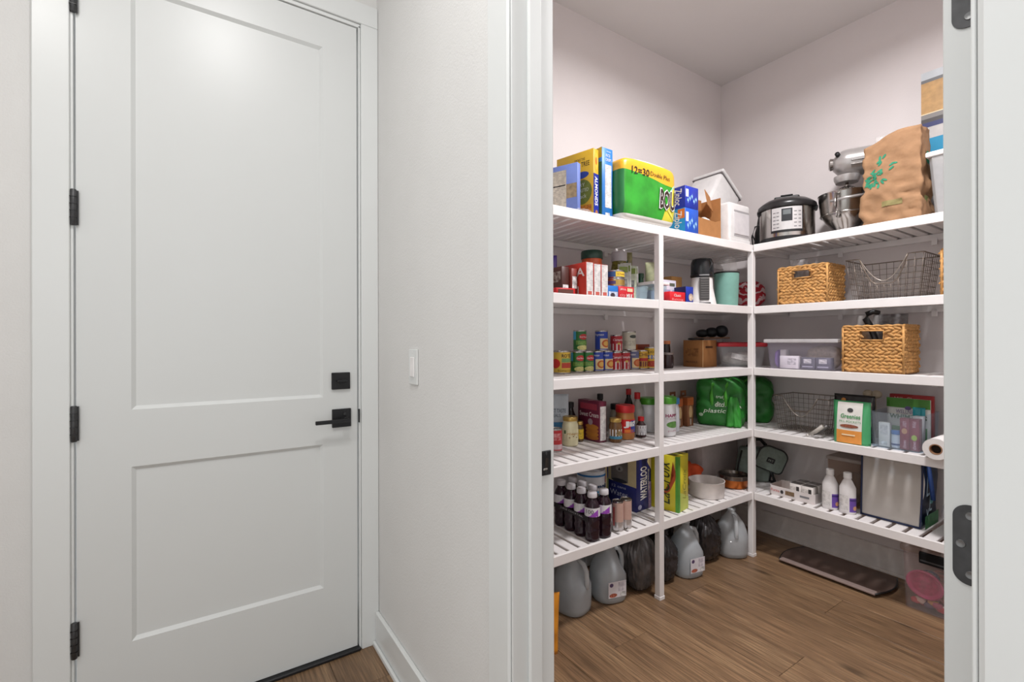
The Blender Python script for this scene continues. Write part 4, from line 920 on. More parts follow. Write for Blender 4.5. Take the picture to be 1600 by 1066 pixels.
for u_, v_ in ((.45, .35), (.6, .42), (.75, .35), (.85, .45)): patch('herb_dot', F, u_, v_, u_+.06, v_+.06, M((130, 90, 40)), t, 'ell', k=.001)
t, F = bottle('sauce_bottle', 'dark sauce bottle behind the mayonnaise jar', 1.594, 1.85, z, .030, .185, M((34, 24, 22), .15), BLK, nr=.5)
t, F = jar('mustard_jar', 'small jar with yellow and green label beside the mayonnaise', 1.578, 1.765, z, .022, .10, M((90, 70, 40), .15), GOLD, .016); patch('yellow_label', F, .05, .05, .95, .95, M((206, 176, 50), .5, nscale=120, var=.4), t)
t, F, Lf, Rf, T = carton('pancake_mix_box', 'maroon pancake mix box with white nutrition spine', 'box', 1.657, 1.757, z, .05, .155, .2, M((112, 28, 58), .45))
patch('nutrition_panel', F, .12, .04, .9, .88, NUTRI, t); patch('red_banner', Lf, .12, .78, .9, .93, M((170, 60, 80)), t); text('Sweet Cream', Lf, .1, .6, .98, .72, M((236, 220, 220)), t, bold=.01)
for i in range(4): patch('pancake_print', Lf, .38, .04+.085*i, .98, .17+.085*i, M((190+8*(i % 2), 120+10*(i % 2), 54), .6), t, 'ell', k=.0003*i+.0003)
patch('butter_print', Lf, .5, .40, .72, .56, M((170, 150, 160)), t, 'ell', k=.002)
t, F = bottle('syrup_bottle', 'black bottle behind the pancake mix box', 1.80, 1.845, z, .03, .215, M((30, 20, 18), .15), BLK, nr=.45, sh=.55)
t, F = jar('chutney_jar', 'brown chutney jar with gold lid and white bird label', 1.718, 1.655, z, .0315, .118, M((112, 78, 44), .15), GOLD, .018, neck=.86)
patch('label', F, .0, .1, 1, .8, M((222, 220, 220)), t); patch('bird_print', F, .5, .35, .85, .7, M((130, 110, 70), .5, nscale=150, var=.6), t, 'ell', k=.001); patch('blue_strip', F, .15, .1, .95, .3, M((60, 130, 160)), t, k=.001)
t, F = jar('pepper_jar', 'glass jar with black lid behind the chutney', 1.905, 1.835, z, .028, .155, M((190, 186, 170), .12, alpha=.6), BLK, .03, neck=.9)
t, F = jar('peanut_butter_jar', 'red-lidded peanut butter jar on the fourth shelf', 1.818, 1.685, z, .048, .172, M((176, 116, 62), .25), RED, .036, neck=.93)
patch('red_label', F, -.1, .25, 1.1, .97, M((206, 32, 30)), t, nu=16); patch('blue_patch', F, .66, .28, 1.0, .9, M((48, 64, 150)), t, k=.0005); text('Jif', F, .42, .52, .9, .88, WHITE, t, bold=.06, k=.0016); patch('orange_patch', F, .45, .28, .8, .44, M((220, 120, 40)), t, k=.0005); patch('round_mark', F, .12, .3, .24, .46, M((230, 190, 160)), t, 'ell', k=.0006)
t, F = bottle('soy_sauce_bottle', 'black bottle with red cap behind the peanut butter', 2.02, 1.845, z, .029, .228, M((24, 18, 20), .12), RED, nr=.42, sh=.6)
t, F = bottle('vinegar_bottle', 'clear bottle with red cap behind the peanut butter', 1.992, 1.757, z, .032, .218, M((180, 176, 168), .15, alpha=.7), RED, nr=.42, sh=.6, caph=.16)
t, F = bottle('small_syrup_bottle', 'small bottle with red cap and grey label beside peanut butter', 1.915, 1.665, z, .027, .105, M((60, 40, 40), .2), RED, nr=.5, sh=.58, caph=.2); patch('label', F, .05, .15, .95, 1.1, M((206, 206, 208)), t); patch('script', F, .3, .4, .8, .8, Mprint((206, 206, 208), (110, 110, 120), 60, .8), t, k=.0008)
def puffs(label, X, Y, h, full):
    t, F = jar('snack_canister', label, X, Y, z, .049, h, M((222, 222, 224), .35), M((74, 150, 40), .35), .035, neck=.98, group='white snack canisters with green lids')
    if full:
        text('HAPPY', F, .42, .74, .9, .88, M((150, 40, 90)), t, bold=.03); text('organics', F, .45, .65, .85, .7, M((150, 110, 130)), t); patch('apple_print', F, .45, .28, .98, .56, M((96, 150, 70), .5, nscale=60, var=.3), t, 'ell'); text('puffs', F, .5, .1, .85, .2, M((190, 150, 160)), t)
puffs('white puffs canister with green lid behind the first post', 2.06, 1.62, .205, True); puffs('white canister with green lid beside the vinegar bottle', 2.078, 1.75, .185, False)
t, F = bottle('baby_bottle', 'white bottle with blue cap right of the puffs canister', 2.19, 1.66, z, .02, .185, M((214, 216, 222), .35), M((60, 130, 190), .4), nr=.9, sh=.7, caph=.18)
for i, (X, Y, h_) in enumerate(((2.31, 1.75, .20), (2.395, 1.74, .205))):
    t, F, Lf, Rf, T = carton('light_bulb_box', ['brown printed bulb box with hang tab, nearer the puffs canister', 'brown printed bulb box with hang tab beside the green bags'][i], 'box', X, Y, z, .056, .056, h_*.83, M((132, 84, 52), .6), 0, 'brown bulb boxes')
    boxes('hang_tab', [(-.026, -.012, .02, .022, h_*.83, h_), (.012, .026, .02, .022, h_*.83, h_), (-.012, .012, .02, .022, h_*.93, h_), (-.012, .012, .02, .022, h_*.83, h_*.87)], M((110, 64, 36), .6), t)
    patch('orange_band', F, 0, .72, 1, .97, M((176, 92, 44)), t); patch('bulb_print', F, .25, .25, .8, .7, M((196, 164, 120)), t, 'ell'); patch('stem_print', F, .42, .05, .62, .3, M((170, 160, 150)), t); patch('orange_band', Lf, 0, .72, 1, .97, M((160, 84, 40)), t)
# green bags
GBAG = M((36, 118, 40), .45, nscale=10, var=.3, bump=.9, bscale=18); GBL = M((84, 178, 60), .45, nscale=12, var=.15)
def tote(label, X, Y, z, w, d, h, rz, mat, seed, name='tote_bag', e=6.5, amp=.016):
    t = thing(name, label, 'tote bag', (X, Y, z), rz); o = blob('body', w, d, h, mat, t, e=e, amp=amp, fs=9, seed=seed, seg=64, rings=44, ridge=True); return t, o
t, o = tote('green reusable shopping bag with white lettering and loop handles', 2.605, 1.655, z, .245, .16, .27, -58, GBAG, 2)
GF = sface(o, .245, .27, -.08)
text('truly', GF, .40, .58, .62, .67, M((222, 236, 218)), t, shear=.2); text('ditch', GF, .38, .42, .62, .53, M((222, 236, 218)), t, bold=.02, shear=.2); text('plastic', GF, .12, .26, .62, .38, M((222, 236, 218)), t, shear=.2, bold=.01)
patch('white_ring', GF, .02, .2, .12, .27, M((200, 226, 196)), t, 'ell', k=.002); patch('arrow_print', GF, .82, .4, .95, .52, M((222, 236, 218)), t, 'poly', poly=((0,.6),(.7,.2),(1,0),(.9,.4),(.1,1)), k=.003)
for dx, dxx in ((-.045, -.02), (.03, .07)):
    tube('handle', [(dx, -.083, .12), (dx-.005, -.092, .19), (dx+.002, -.09, .235), ((dx+dxx)/2, -.06, .275), (dxx, -.03, .262)], [.011, .010, .009, .008, .008], GBL, t, 8)
pouch('front_fold', .085, .17, .045, M((52, 146, 50), .45, nscale=12, var=.2), t, (.07, -.093, .004), amp=.014, seed=3, neck=.45)
t, o = tote('dark green crumpled shopping bag pushed into the shelf corner', 2.862, 1.602, z, .20, .12, .262, -60, M((30, 108, 34), .45, nscale=12, var=.3, bump=.9, bscale=18), 5, e=4.2, amp=.018)
tube('handle', [(-.06, -.05, .2), (-.05, -.06, .25), (-.02, -.055, .268), (.0, -.05, .24)], .008, GBL, t, 8)
# ================================================================== fourth shelf, far side
wire_basket('empty wire basket on the fourth shelf beside the green bags', 2.828, 1.26, z, .285, .23, .19, .4)
for i, (dy, a, c_) in enumerate(((0, 25, (176, 170, 162)), (.03, 32, (84, 80, 78)))):
    t = thing('ointment_tube', ['pale squeeze tube leaning beside the green treat pouch', 'dark squeeze tube leaning behind the pale tube'][i], 'tube', (2.63+.03*i, 1.145-.01*i, z+.012), -90, ry=0); 
    tube('tube', [(-.03, 0, 0), (0, 0, .02), (.035, 0, .052)], [.006, .010, .011], M(c_, .35), t, 10); tube('cap', [(-.042, 0, -.006), (-.031, 0, -.0006)], .007, M((200, 196, 190)), t, 10)
t, F = bag('treat_pouch', 'green pet treat pouch with white panel and orange base', 2.635, .985, z, .155, .205, .05, M((72, 160, 104), .35), -90, seed=7, amp=.002)
patch('white_panel', F, .14, .32, .82, .97, M((222, 220, 214)), t, k=.003, nu=12); patch('orange_panel', F, .14, .02, .82, .32, M((226, 150, 70)), t, k=.003, nu=12); text('Greenies', F, .25, .6, .78, .7, M((60, 140, 80)), t, k=.006, bold=.02); text('PILL POCKETS', F, .22, .5, .8, .55, M((90, 150, 100)), t, k=.006); patch('dog_print', F, .42, .74, .58, .84, M((60, 60, 60)), t, 'ell', k=.005); patch('treat_print', F, .24, .38, .74, .46, M((140, 80, 60), .5, nscale=160, var=.4), t, 'ell', k=.006); patch('orange_rule', F, .3, .2, .66, .23, M((240, 220, 180)), t, k=.006)
t, F = bag('dog_chew_pouch', 'black glossy pouch standing behind the green treat pouch', 2.725, 1.008, z, .175, .228, .05, M((28, 26, 26), .25), -90, seed=8, amp=.002)
patch('dog_print', F, .62, .35, .95, .85, M((170, 150, 140), .5, nscale=60, var=.6), t, k=.004, poly=None); patch('gold_seal', F, .2, .84, .32, .92, M((190, 120, 50)), t, 'ell', k=.004); patch('silver_text', F, .2, .70, .55, .76, M((140, 136, 130)), t, k=.004)
t = thing('bone_toy', 'pale rawhide bone standing behind the pouches', 'bone', (2.83, .968, z), -90)
tube('shaft', [(0, 0, .02), (0, 0, .22)], .016, M((196, 180, 156), .7), t, 12)
for sx in (-1, 1):
    for zz in (.012, .208): blob('knuckle', .044, .036, .04, M((196, 180, 156), .7), t, loc=(sx*.018, 0, zz), seg=14, rings=10, e=2.1, flat=False)
t = thing('clear_organizer', 'clear open bin of pet supplies on the fourth shelf', 'bin', (2.762, .818, z), -90)
openbox('tub', .195, .25, .165, .003, M((196, 202, 208), .12, alpha=.12), t, taper=.94)
zz = z+.0045
q, F, Lf, Rf, T = carton('medicine_carton', 'narrow white carton at the left in the clear pet bin', 'box', 2.675, .865, zz, .042, .03, .112, M((226, 222, 216), .5), -90, flap=False); patch('small_print', F, .15, .5, .85, .9, NUTRI, q); patch('barcode', F, .2, .08, .8, .22, BARC, q)
q, F = jar('supplement_jar', 'small blue-lidded jar between cartons in the clear pet bin', 2.676, .823, zz, .0185, .08, M((200, 206, 216), .3), M((60, 110, 170), .35), .018, -70, .96); patch('blue_band', F, .0, .0, 1, .25, M((50, 70, 120)), q)
for i, Y in enumerate((.785, .750)):
    q, F, Lf, Rf, T = carton('treat_carton', ['maroon carton with round yellow seal, left of the pair', 'maroon carton with green seal, right of the pair'][i], 'box', 2.675, Y+.002, zz, .034, .04, .142, M((140, 36, 62), .45), -90, 'maroon cartons in the clear pet bin')
    patch('seal', F, .2, .32 if i else .5, .8, .5 if i else .68, M((170, 190, 70) if i else (206, 150, 110)), q, 'ell'); text('chews', F, .3, .05, .7, .3, M((230, 190, 200)), q, rot=90); text('Wild', F, .3, .72, .7, .92, M((230, 190, 200)), q, rot=90 if i else 0)
q, F, Lf, Rf, T = carton('white_sleeve', 'white sleeve box at the right front of the clear pet bin', 'box', 2.718, .753, zz, .035, .04, .15, M((220, 216, 216), .5), -90, flap=False)
t, F = bag('dental_treat_bag', 'green and white dental treat bag standing in the clear bin', 2.80, .815, zz, .165, .218, .05, M((226, 224, 218), .35), -90, seed=10, amp=.002)
patch('green_top', F, .0, .8, 1, 1, M((70, 130, 40)), t, k=.003, nu=12); text('WELLNESS', F, .25, .68, .75, .76, M((100, 80, 130)), t, k=.007); text('WHIMZEES', F, .1, .56, .95, .66, M((30, 90, 50)), t, k=.007, bold=.03); patch('bee_print', F, .45, .76, .6, .84, M((90, 70, 120)), t, 'ell', k=.006); patch('green_base', F, .05, .1, .95, .4, M((80, 150, 90)), t, k=.003, nu=12)
t, F, Lf, Rf, T = carton('chew_box', 'flat red box standing at the back of the clear bin', 'box', 2.852, .817, zz, .165, .03, .232, M((166, 40, 40), .45), -90); text('Milk Chews', F, .12, .86, .8, .95, M((230, 190, 180)), t)
t, F = bag('teal_pouch', 'teal pouch at the door side of the clear pet bin', 2.752, .762, zz, .045, .185, .02, M((30, 140, 150), .4), -90, seed=12)
# paper roll hanging over the edge
t = thing('shelf_liner_roll', 'white paper roll jutting over the front edge of the fourth shelf', 'paper roll', (2.535, .648, z+.0475), 0)
lathe('roll', [(.022, 0), (.043, 0), (.043, .3), (.022, .3), (.022, 0)], M((226, 222, 220), .6), t, (0, 0, 0), 32, (0, 90, 0))
lathe('core', [(.018, -.001), (.0215, -.001), (.0215, .301), (.018, .301), (.018, -.001)], M((150, 110, 80), .8), t, (0, 0, 0), 28, (0, 90, 0))
lathe('core_plug', [(0, .02), (.0175, .02), (.0175, .022), (0, .022)], M((40, 28, 22), .9), t, (0, 0, 0), 20, (0, 90, 0))
bm = bmesh.new(); P = [((.0445)*math.cos(R(a)), (.0445+.00012*max(0, a-200)*0)*math.sin(R(a))) for a in range(-60, 200, 10)] + [(-.047, -.03), (-.046, -.0425)]
vs0 = [bm.verts.new((.002, p[0]*1., p[1])) for p in P]; vs1 = [bm.verts.new((.298, p[0], p[1])) for p in P]
for i in range(len(P)-1): bm.faces.new((vs0[i], vs0[i+1], vs1[i+1], vs1[i]))
o = obj('loose_sheet', bm2me('loose_sheet', bm, True), M((226, 222, 220), .6), t); mdd = o.modifiers.new('s', 'SOLIDIFY'); mdd.thickness = .0008
# ================================================================== fifth shelf, left
z = S[5]
JUICE = M((38, 18, 30), .08, var=.1); PUR = M((150, 70, 180), .4); CAPW = M((206, 202, 206), .4)
t = thing('juice_pack', 'shrink-wrapped pack of purple grape juice bottles with grey caps', 'juice pack', (1.437, 1.595, z))
prof = [(0, .002), (.026, 0), (.031, .006), (.0325, .018), (.0305, .03), (.0325, .04), (.0325, .052), (.030, .062), (.0325, .072), (.0325, .1), (.031, .105), (.0325, .112), (.0325, .14), (.031, .15), (.027, .162), (.020, .172), (.0185, .176), (.0185, .184), (0, .184)]
b0 = None
for i in range(4):
    for j in range(2):
        lc = ((-.034, .034)[j], -.108+.0685*i, 0)
        if b0 is None:
            b0 = lathe('bottle', prof, JUICE, t, lc, 22, (0, 0, -40)); F = cface(.0328, .108, .145, -180, 180)
            kids = [lathe('cap', [(0, .184), (.0205, .184), (.021, .186), (.0205, .203), (.0185, .206), (0, .206)], CAPW, b0, seg=20), patch('label', F, 0, 0, 1, 1, M((224, 222, 226), .4), b0, nu=24), patch('purple_wedge', F, .40, 0, .62, .85, PUR, b0, 'poly', poly=((0,0),(1,0),(1,1)), k=.0006), patch('purple_block', F, .75, .1, .9, .9, PUR, b0, k=.0006)]
            text('100', F, .36, .35, .52, .8, M((40, 40, 50)), b0, k=.0008)
        else:
            c = b0.copy(); COL.objects.link(c); c.parent = t; c.location = lc
            for kd in kids: k2 = kd.copy(); COL.objects.link(k2); k2.parent = c
boxes('carrier_band', [(.0672, .0685, -.12, .132, .086, .107)], M((26, 24, 26), .25), t); band = boxes('carrier_band', [(-.0685, -.0672, -.12, .132, .086, .107)], M((26, 24, 26), .25), t)
BF = Face(lambda u, v, k=0: Vector((-.0690-k,   .132-.275*u, .086+.021*v)), .275, .03); text('JUICE COCKTAIL', BF, .25, .3, .8, .8, M((190, 186, 190)), band)
t, F = can('formula_canister', 'white and blue organic canister behind the juice pack', 1.655, 1.762, z, .072, .205, M((222, 224, 228), .4), group=None, cat='canister', lid=M((224, 224, 226), .4))
patch('blue_panel', F, -.1, 0, 1.1, .55, M((70, 160, 206)), t, nu=20); patch('blue_ring', F, -.2, .9, 1.2, .95, M((50, 120, 180)), t, nu=20); text('organic', F, .42, .55, .95, .72, M((30, 60, 100)), t, bold=.03, k=.0012); text('Oat', F, .6, .35, .85, .5, WHITE, t, k=.0012); patch('red_tag', F, .88, .72, 1.05, .9, M((180, 60, 90)), t)
NAV = M((26, 32, 104), .4); CRM = M((214, 196, 150), .45)
t, F, Lf, Rf, T = carton('drink_carton', 'thin navy and cream carton wedged behind the sparkling water box', 'box', 1.752, 1.815, z, .035, .12, .285, NAV); patch('cream_edge', F, .3, 0, .7, 1, CRM, t); patch('green_edge', F, .7, 0, 1, .5, M((120, 130, 80)), t)
t, F, Lf, Rf, T = carton('sparkling_water_box', 'navy and cream sparkling water carton with a can pictured', 'box', 1.852, 1.728, z, .125, .25, .268, NAV, 6)
patch('cream_window', Lf, .08, .45, 1, .99, CRM, t, 'poly', poly=((0,.1),(1,0),(1,1),(0,1))); patch('can_picture', Lf, .38, .5, .8, .97, M((110, 104, 100), .4, nscale=20, var=.2), t, k=.0005); patch('can_shadow', Lf, .4, .47, .78, .55, M((40, 40, 48)), t, 'ell', k=.0009); patch('can_badge', Lf, .5, .68, .68, .8, M((150, 146, 140)), t, 'ell', k=.0009); patch('can_logo', Lf, .56, .71, .62, .77, BLK, t, 'poly', poly=((0,0),(1,0),(.5,1)), k=.0012)
text('12 cans', Lf, .4, .37, .75, .42, M((190, 190, 210)), t); text('Water', Lf, .35, .22, .8, .32, M((190, 190, 210)), t)
text('WATERLOO', F, .25, .2, .7, .82, WHITE, t, rot=90, bold=.03); text('sparkling', F, .74, .35, .86, .75, M((200, 196, 170)), t, rot=90); patch('cream_corner', F, .72, .72, 1, 1, CRM, t, 'poly', poly=((0,.6),(1,0),(1,1),(.4,1))); patch('ring_logo', F, .1, .03, .35, .12, M((170, 170, 200)), t, 'ell'); patch('fruit_print', F, .8, .0, 1, .5, M((120, 100, 130), .5, nscale=80, var=.4), t)
for i, X in enumerate((1.573, 1.626)):
    t, F = can('slim_can', ['slim pinkish can in clear wrap, nearer the juice pack', 'slim pinkish can in clear wrap, further from the juice pack'][i], X, 1.502+.0*i, z, .0255, .132, M((206, 172, 160), .25, m=.2), group='slim cans beside the juice pack'); patch('red_stripe', F, .15, .15, .3, .85, M((176, 80, 80)), t); patch('silver_base', F, -.2, 0, 1.2, .3, M((200, 196, 196), .2, m=.6), t, nu=14)
t, F, Lf, Rf, T = carton('seltzer_box', 'yellow and green seltzer carton with script lettering', 'box', 2.003, 1.586, z, .11, .2, .277, M((214, 200, 44), .45, nscale=12, var=.1), 12)
patch('green_spine', F, 0, 0, .16, 1, M((70, 150, 50)), t); patch('green_wash', F, .16, 0, 1, .35, M((190, 200, 90)), t, 'poly', poly=((0,0),(1,0),(1,.6),(0,1))); text('LaCroix', Lf, .42, .12, .78, .9, M((60, 70, 40)), t, rot=90, shear=.35, k=.0012); text('LaCroix', F, .4, .2, .75, .75, M((150, 150, 40)), t, rot=90, shear=.3)
patch('red_swoosh', Lf, .55, .25, .98, .9, M((196, 90, 50)), t, 'poly', poly=((0,.0),(.5,.15),(.95,.6),(.7,1),(.75,.6),(.4,.25))); patch('green_band', Lf, .92, 0, 1, 1, M((90, 160, 60)), t); patch('top_print', T, .1, .1, .9, .9, M((150, 150, 60)), t)
t = thing('cake_pan', 'deep round grey-white cake pan at the shelf front', 'cake pan', (2.335, 1.568, z)); lathe('pan', [(0, .001), (.086, 0), (.090, .004), (.0925, .082), (.0945, .085), (.0905, .085), (.088, .006), (0, .005)], M((218, 210, 206), .5, m=.0, nscale=20, var=.1), t, seg=44)
t = thing('orange_cloth', 'crumpled orange cloth behind the cake pan', 'cloth', (2.39, 1.775, z), -30); blob('cloth', .25, .14, .125, M((206, 78, 34), .8), t, amp=.022, fs=18, seed=4, seg=40, rings=24)
t = thing('copper_pan', 'copper pan with dark steel rim in the corner, fifth shelf', 'pan', (2.605, 1.575, z))
lathe('pan', [(0, .001), (.066, 0), (.074, .006), (.080, .05), (0, .05)], M((184, 104, 50), .3, m=.85), t, seg=40); lathe('rim', [(.0795, .0505), (.083, .0505), (.0835, .072), (.081, .074), (.078, .072), (.074, .0505)], M((120, 112, 106), .2, m=.8), t, seg=40); lathe('inside', [(0, .0525), (.073, .0525), (.0735, .056), (0, .056)], M((90, 80, 74), .25, m=.8), t, seg=36)
t, F, Lf, Rf, T = carton('white_carton', 'large plain white carton against the wall behind the copper pan', 'box', 2.77, 1.815, z, .38, .11, .265, M((206, 196, 194), .6))
boxes('tape_strip', [(-.19, .19, -.012, .012, .2651, .2657)], M((190, 176, 160), .4), t)
t = thing('lunch_bag', 'grey-green lunch bag with black piping and buckled flap', 'lunch bag', (2.815, 1.585, z), -52)
LB = M((116, 128, 120), .75, nscale=60, var=.1); LBK = M((24, 26, 26), .6)
rbox('body', .19, .09, .2, LB, t, bev=.018, seg=3, shear=.15)
for sx in (-1, 1): tube('piping', [(sx*.09, -.043, .01), (sx*.092+.014, -.047, .1), (sx*.085+.028, -.04, .185)], .005, LBK, t, 8)
def rslab(name, x0, x1, z0, z1, r_, y0, y1, mat, parent, loc=(0, 0, 0), rot=(0, 0, 0)):
    P = []
    for cx_, cz_, a0_ in ((x1-r_, z1-r_, 0), (x0+r_, z1-r_, 90), (x0+r_*.5, z0+r_*.5, 180), (x1-r_*.5, z0+r_*.5, 270)):
        rr = r_ if a0_ < 180 else r_*.5
        P += [(cx_+rr*math.cos(R(a0_+15*k)), cz_+rr*math.sin(R(a0_+15*k))) for k in range(7)]
    bm = bmesh.new(); a = [bm.verts.new((p[0], y0, p[1])) for p in P]; b = [bm.verts.new((p[0], y1, p[1])) for p in P]; bm.faces.new(a); bm.faces.new(b)
    for k in range(len(P)): bm.faces.new((a[k], a[(k+1) % len(P)], b[(k+1) % len(P)], b[k]))
    return obj(name, bm2me(name, bm), mat, parent, loc, rot)
fl_ = rslab('flap', -.07, .075, .08, .215, .045, -.068, -.052, LB, t, (.045, 0, .02), (6, 20, 0)); rslab('flap_border', -.077, .082, .073, .222, .05, -.0655, -.056, LBK, fl_)
boxes('badge', [(-.02, .022, -.0705, -.0681, .125, .155)], LBK, fl_, .002); BFx = Face(lambda u, v, k=0: Vector((-.016+.034*u, -.0708-k, .13+.02*v)), .03, .02); text('PKT', BFx, .1, .2, .9, .8, M((150, 156, 150)), fl_)
tube('strap', [(.08, -.06, .10), (.10, -.075, .06), (.115, -.06, .02), (.10, -.05, .01)], .008, LBK, t, 8); tube('top_handle', [(-.02, 0, .2), (.0, 0, .245), (.05, 0, .25), (.08, 0, .215)], .010, LBK, t, 8)
# ================================================================== fifth shelf, far side
t = thing('cardboard_tray', 'low white printed cardboard tray holding pet food cups', 'tray', (2.722, 1.275, z), -90)
openbox('tray', .232, .15, .05, .002, M((216, 208, 206), .6), t); TF = bface(.232, .15, .05, 'front', .0012); text('Purina', TF, .06, .4, .25, .7, M((190, 60, 60)), t); patch('dog_print', TF, .27, .3, .34, .7, M((50, 46, 46)), t, 'ell'); patch('picture', TF, .38, .3, .58, .75, M((120, 96, 70), .5, nscale=90, var=.3), t); patch('script', TF, .7, .45, .9, .65, M((120, 120, 124)), t); patch('inside_liner', Face(lambda u, v, k=0: Vector((-.112+.224*u, -.07+.14*v, .0028+k)), 1, 1), 0, 0, 1, 1, CARDB, t)
for i, (dy, dx) in enumerate(((-.025, -.042), (-.085, -.042), (-.025, .02), (-.085, .02))):
    q, F, Lf, Rf, T = carton('pet_food_cup', ['white pet food pack, front left in the cardboard tray', 'white pet food pack, front right in the cardboard tray', 'white pet food pack, back left in the cardboard tray', 'white pet food pack, back right in the cardboard tray'][i], 'box', 2.722+dx, 1.275+dy+.005, z+.0032, .056, .058, .082, M((222, 216, 212), .5), -90, 'pet food packs in the tray', flap=False, bev=.004); patch('print', F, .1, .5, .9, .8, Mprint((222, 216, 212), (90, 84, 84), 50, .8), q); patch('barcode', F, .62, .55, .88, .85, M((60, 56, 56)), q, k=.0004); patch('foil_top', T, .04, .04, .96, .96, M((120, 116, 114), .35, m=.4), q)
t = thing('clear_canister', 'tall clear plastic container behind the two lotion bottles', 'container', (2.86, 1.07, z), -90)
openbox('tub', .16, .19, .225, .0025, M((196, 184, 176), .15, alpha=.16), t, taper=.94); boxes('lid', [(-.084, .084, -.1, .1, .2255, .245)], M((190, 180, 174), .25, alpha=.6), t, .008, 2); blob('contents', .12, .15, .15, M((150, 132, 120), .6, nscale=30, var=.2), t, loc=(0, 0, .003), amp=.01, fs=20)
for i, Y in enumerate((1.092, 1.015)):
    t, F = bottle('lotion_bottle', ['white pet shampoo bottle with purple label, nearer the tray', 'white pet shampoo bottle with purple label, nearer the grey bag'][i], 2.665, Y, z, .0345, .2, M((226, 222, 222), .3), M((232, 230, 230), .35), -72, .42, .66, .14, group='shampoo bottles on the fifth shelf', sy=.72)
    patch('purple_label', F, .58, .05, 1.0, .62, M((104, 72, 160)), t, nu=8); patch('dark_band', F, .58, .5, 1.0, .56, M((60, 44, 110)), t, k=.0006, nu=8); patch('small_print', F, .05, .1, .52, .7, NUTRI, t, nu=8); patch('dog_print', F, .72, .12, .92, .3, M((200, 150, 110)), t, 'ell', k=.001)
# big reusable bag
t = thing('cooler_bag', 'large pale grey insulated bag with navy printed side and piping', 'bag', (2.80, .858, z), -90)
def softbag(w, d, h):
    bm = bmesh.new(); bmesh.ops.create_cube(bm, size=1.); bmesh.ops.subdivide_edges(bm, edges=bm.edges[:], cuts=19, use_grid_fill=True)
    for v in bm.verts:
        p = v.co; zz = (p.z+.5); c = Vector((p.x*w*(1+.06*math.sin(zz*2.2)*(1 if p.x > 0 else .3)), p.y*d*(1-.15*zz), zz*h))
        n = noise.noise(Vector((c.x*8, c.y*8, c.z*7)))*.012 + (1-2*abs(noise.noise(Vector((c.x*7+c.z*8, 2., c.z*6-c.x*3)))))*.011
        if p.y < -.49: c.y -= n*min(1, zz*6)*math.cos(p.x*math.pi)
        if p.x > .49: c.x += n*.6
        v.co = c
    return bm2me('body', bm, True)
bo = obj('body', softbag(.225, .2, .292), M((188, 182, 176), .55, nscale=12, var=.04, bump=.6, bscale=14), t); NAVY = M((28, 40, 74), .5)
bo.data.materials.append(M((22, 44, 72), .45, nscale=60, var=.35))
for p in bo.data.polygons:
    if p.normal.x > .7: p.material_index = 1
for sx in (-1, 1): tube('piping', [(sx*.113+.006*math.sin(k/8*2.2)*(sx > 0), -.1+.015*k/8-.001, .292*k/8+.002) for k in range(9)], .004, NAVY, t, 8)
tube('piping', [(-.113, -.1015, .005), (.113, -.1015, .005)], .0045, NAVY, t, 8)
SFa = Face(lambda u, v, k=0: Vector((.128+k, -.09+.18*u, .292*v)), .18, .292)
for i, q in enumerate(((.1, .5, .35, .8), (.3, .25, .55, .5), (.05, .1, .3, .3))): text('LEy'[i], SFa, *q, M((180, 210, 226)), t, shear=.2)
patch('green_gusset', SFa, 0, 0, 1, .2, M((30, 130, 70), .35, nscale=30, var=.3), t, k=.0006); patch('doodle_ring', SFa, .35, .35, .6, .5, M((90, 170, 170)), t, 'ell', k=.001); tube('handle', [(.128, -.05, .29), (.14, -.05, .2), (.145, -.045, .13)], .009, M((40, 70, 130), .6), t, 8)
t = thing('clear_bag', 'clear plastic bag at the door end of the fifth shelf', 'plastic bag', (2.72, .585, z), -90); blob('film', .15, .16, .17, M((196, 196, 200), .15, alpha=.45), t, amp=.02, fs=16, seed=6)
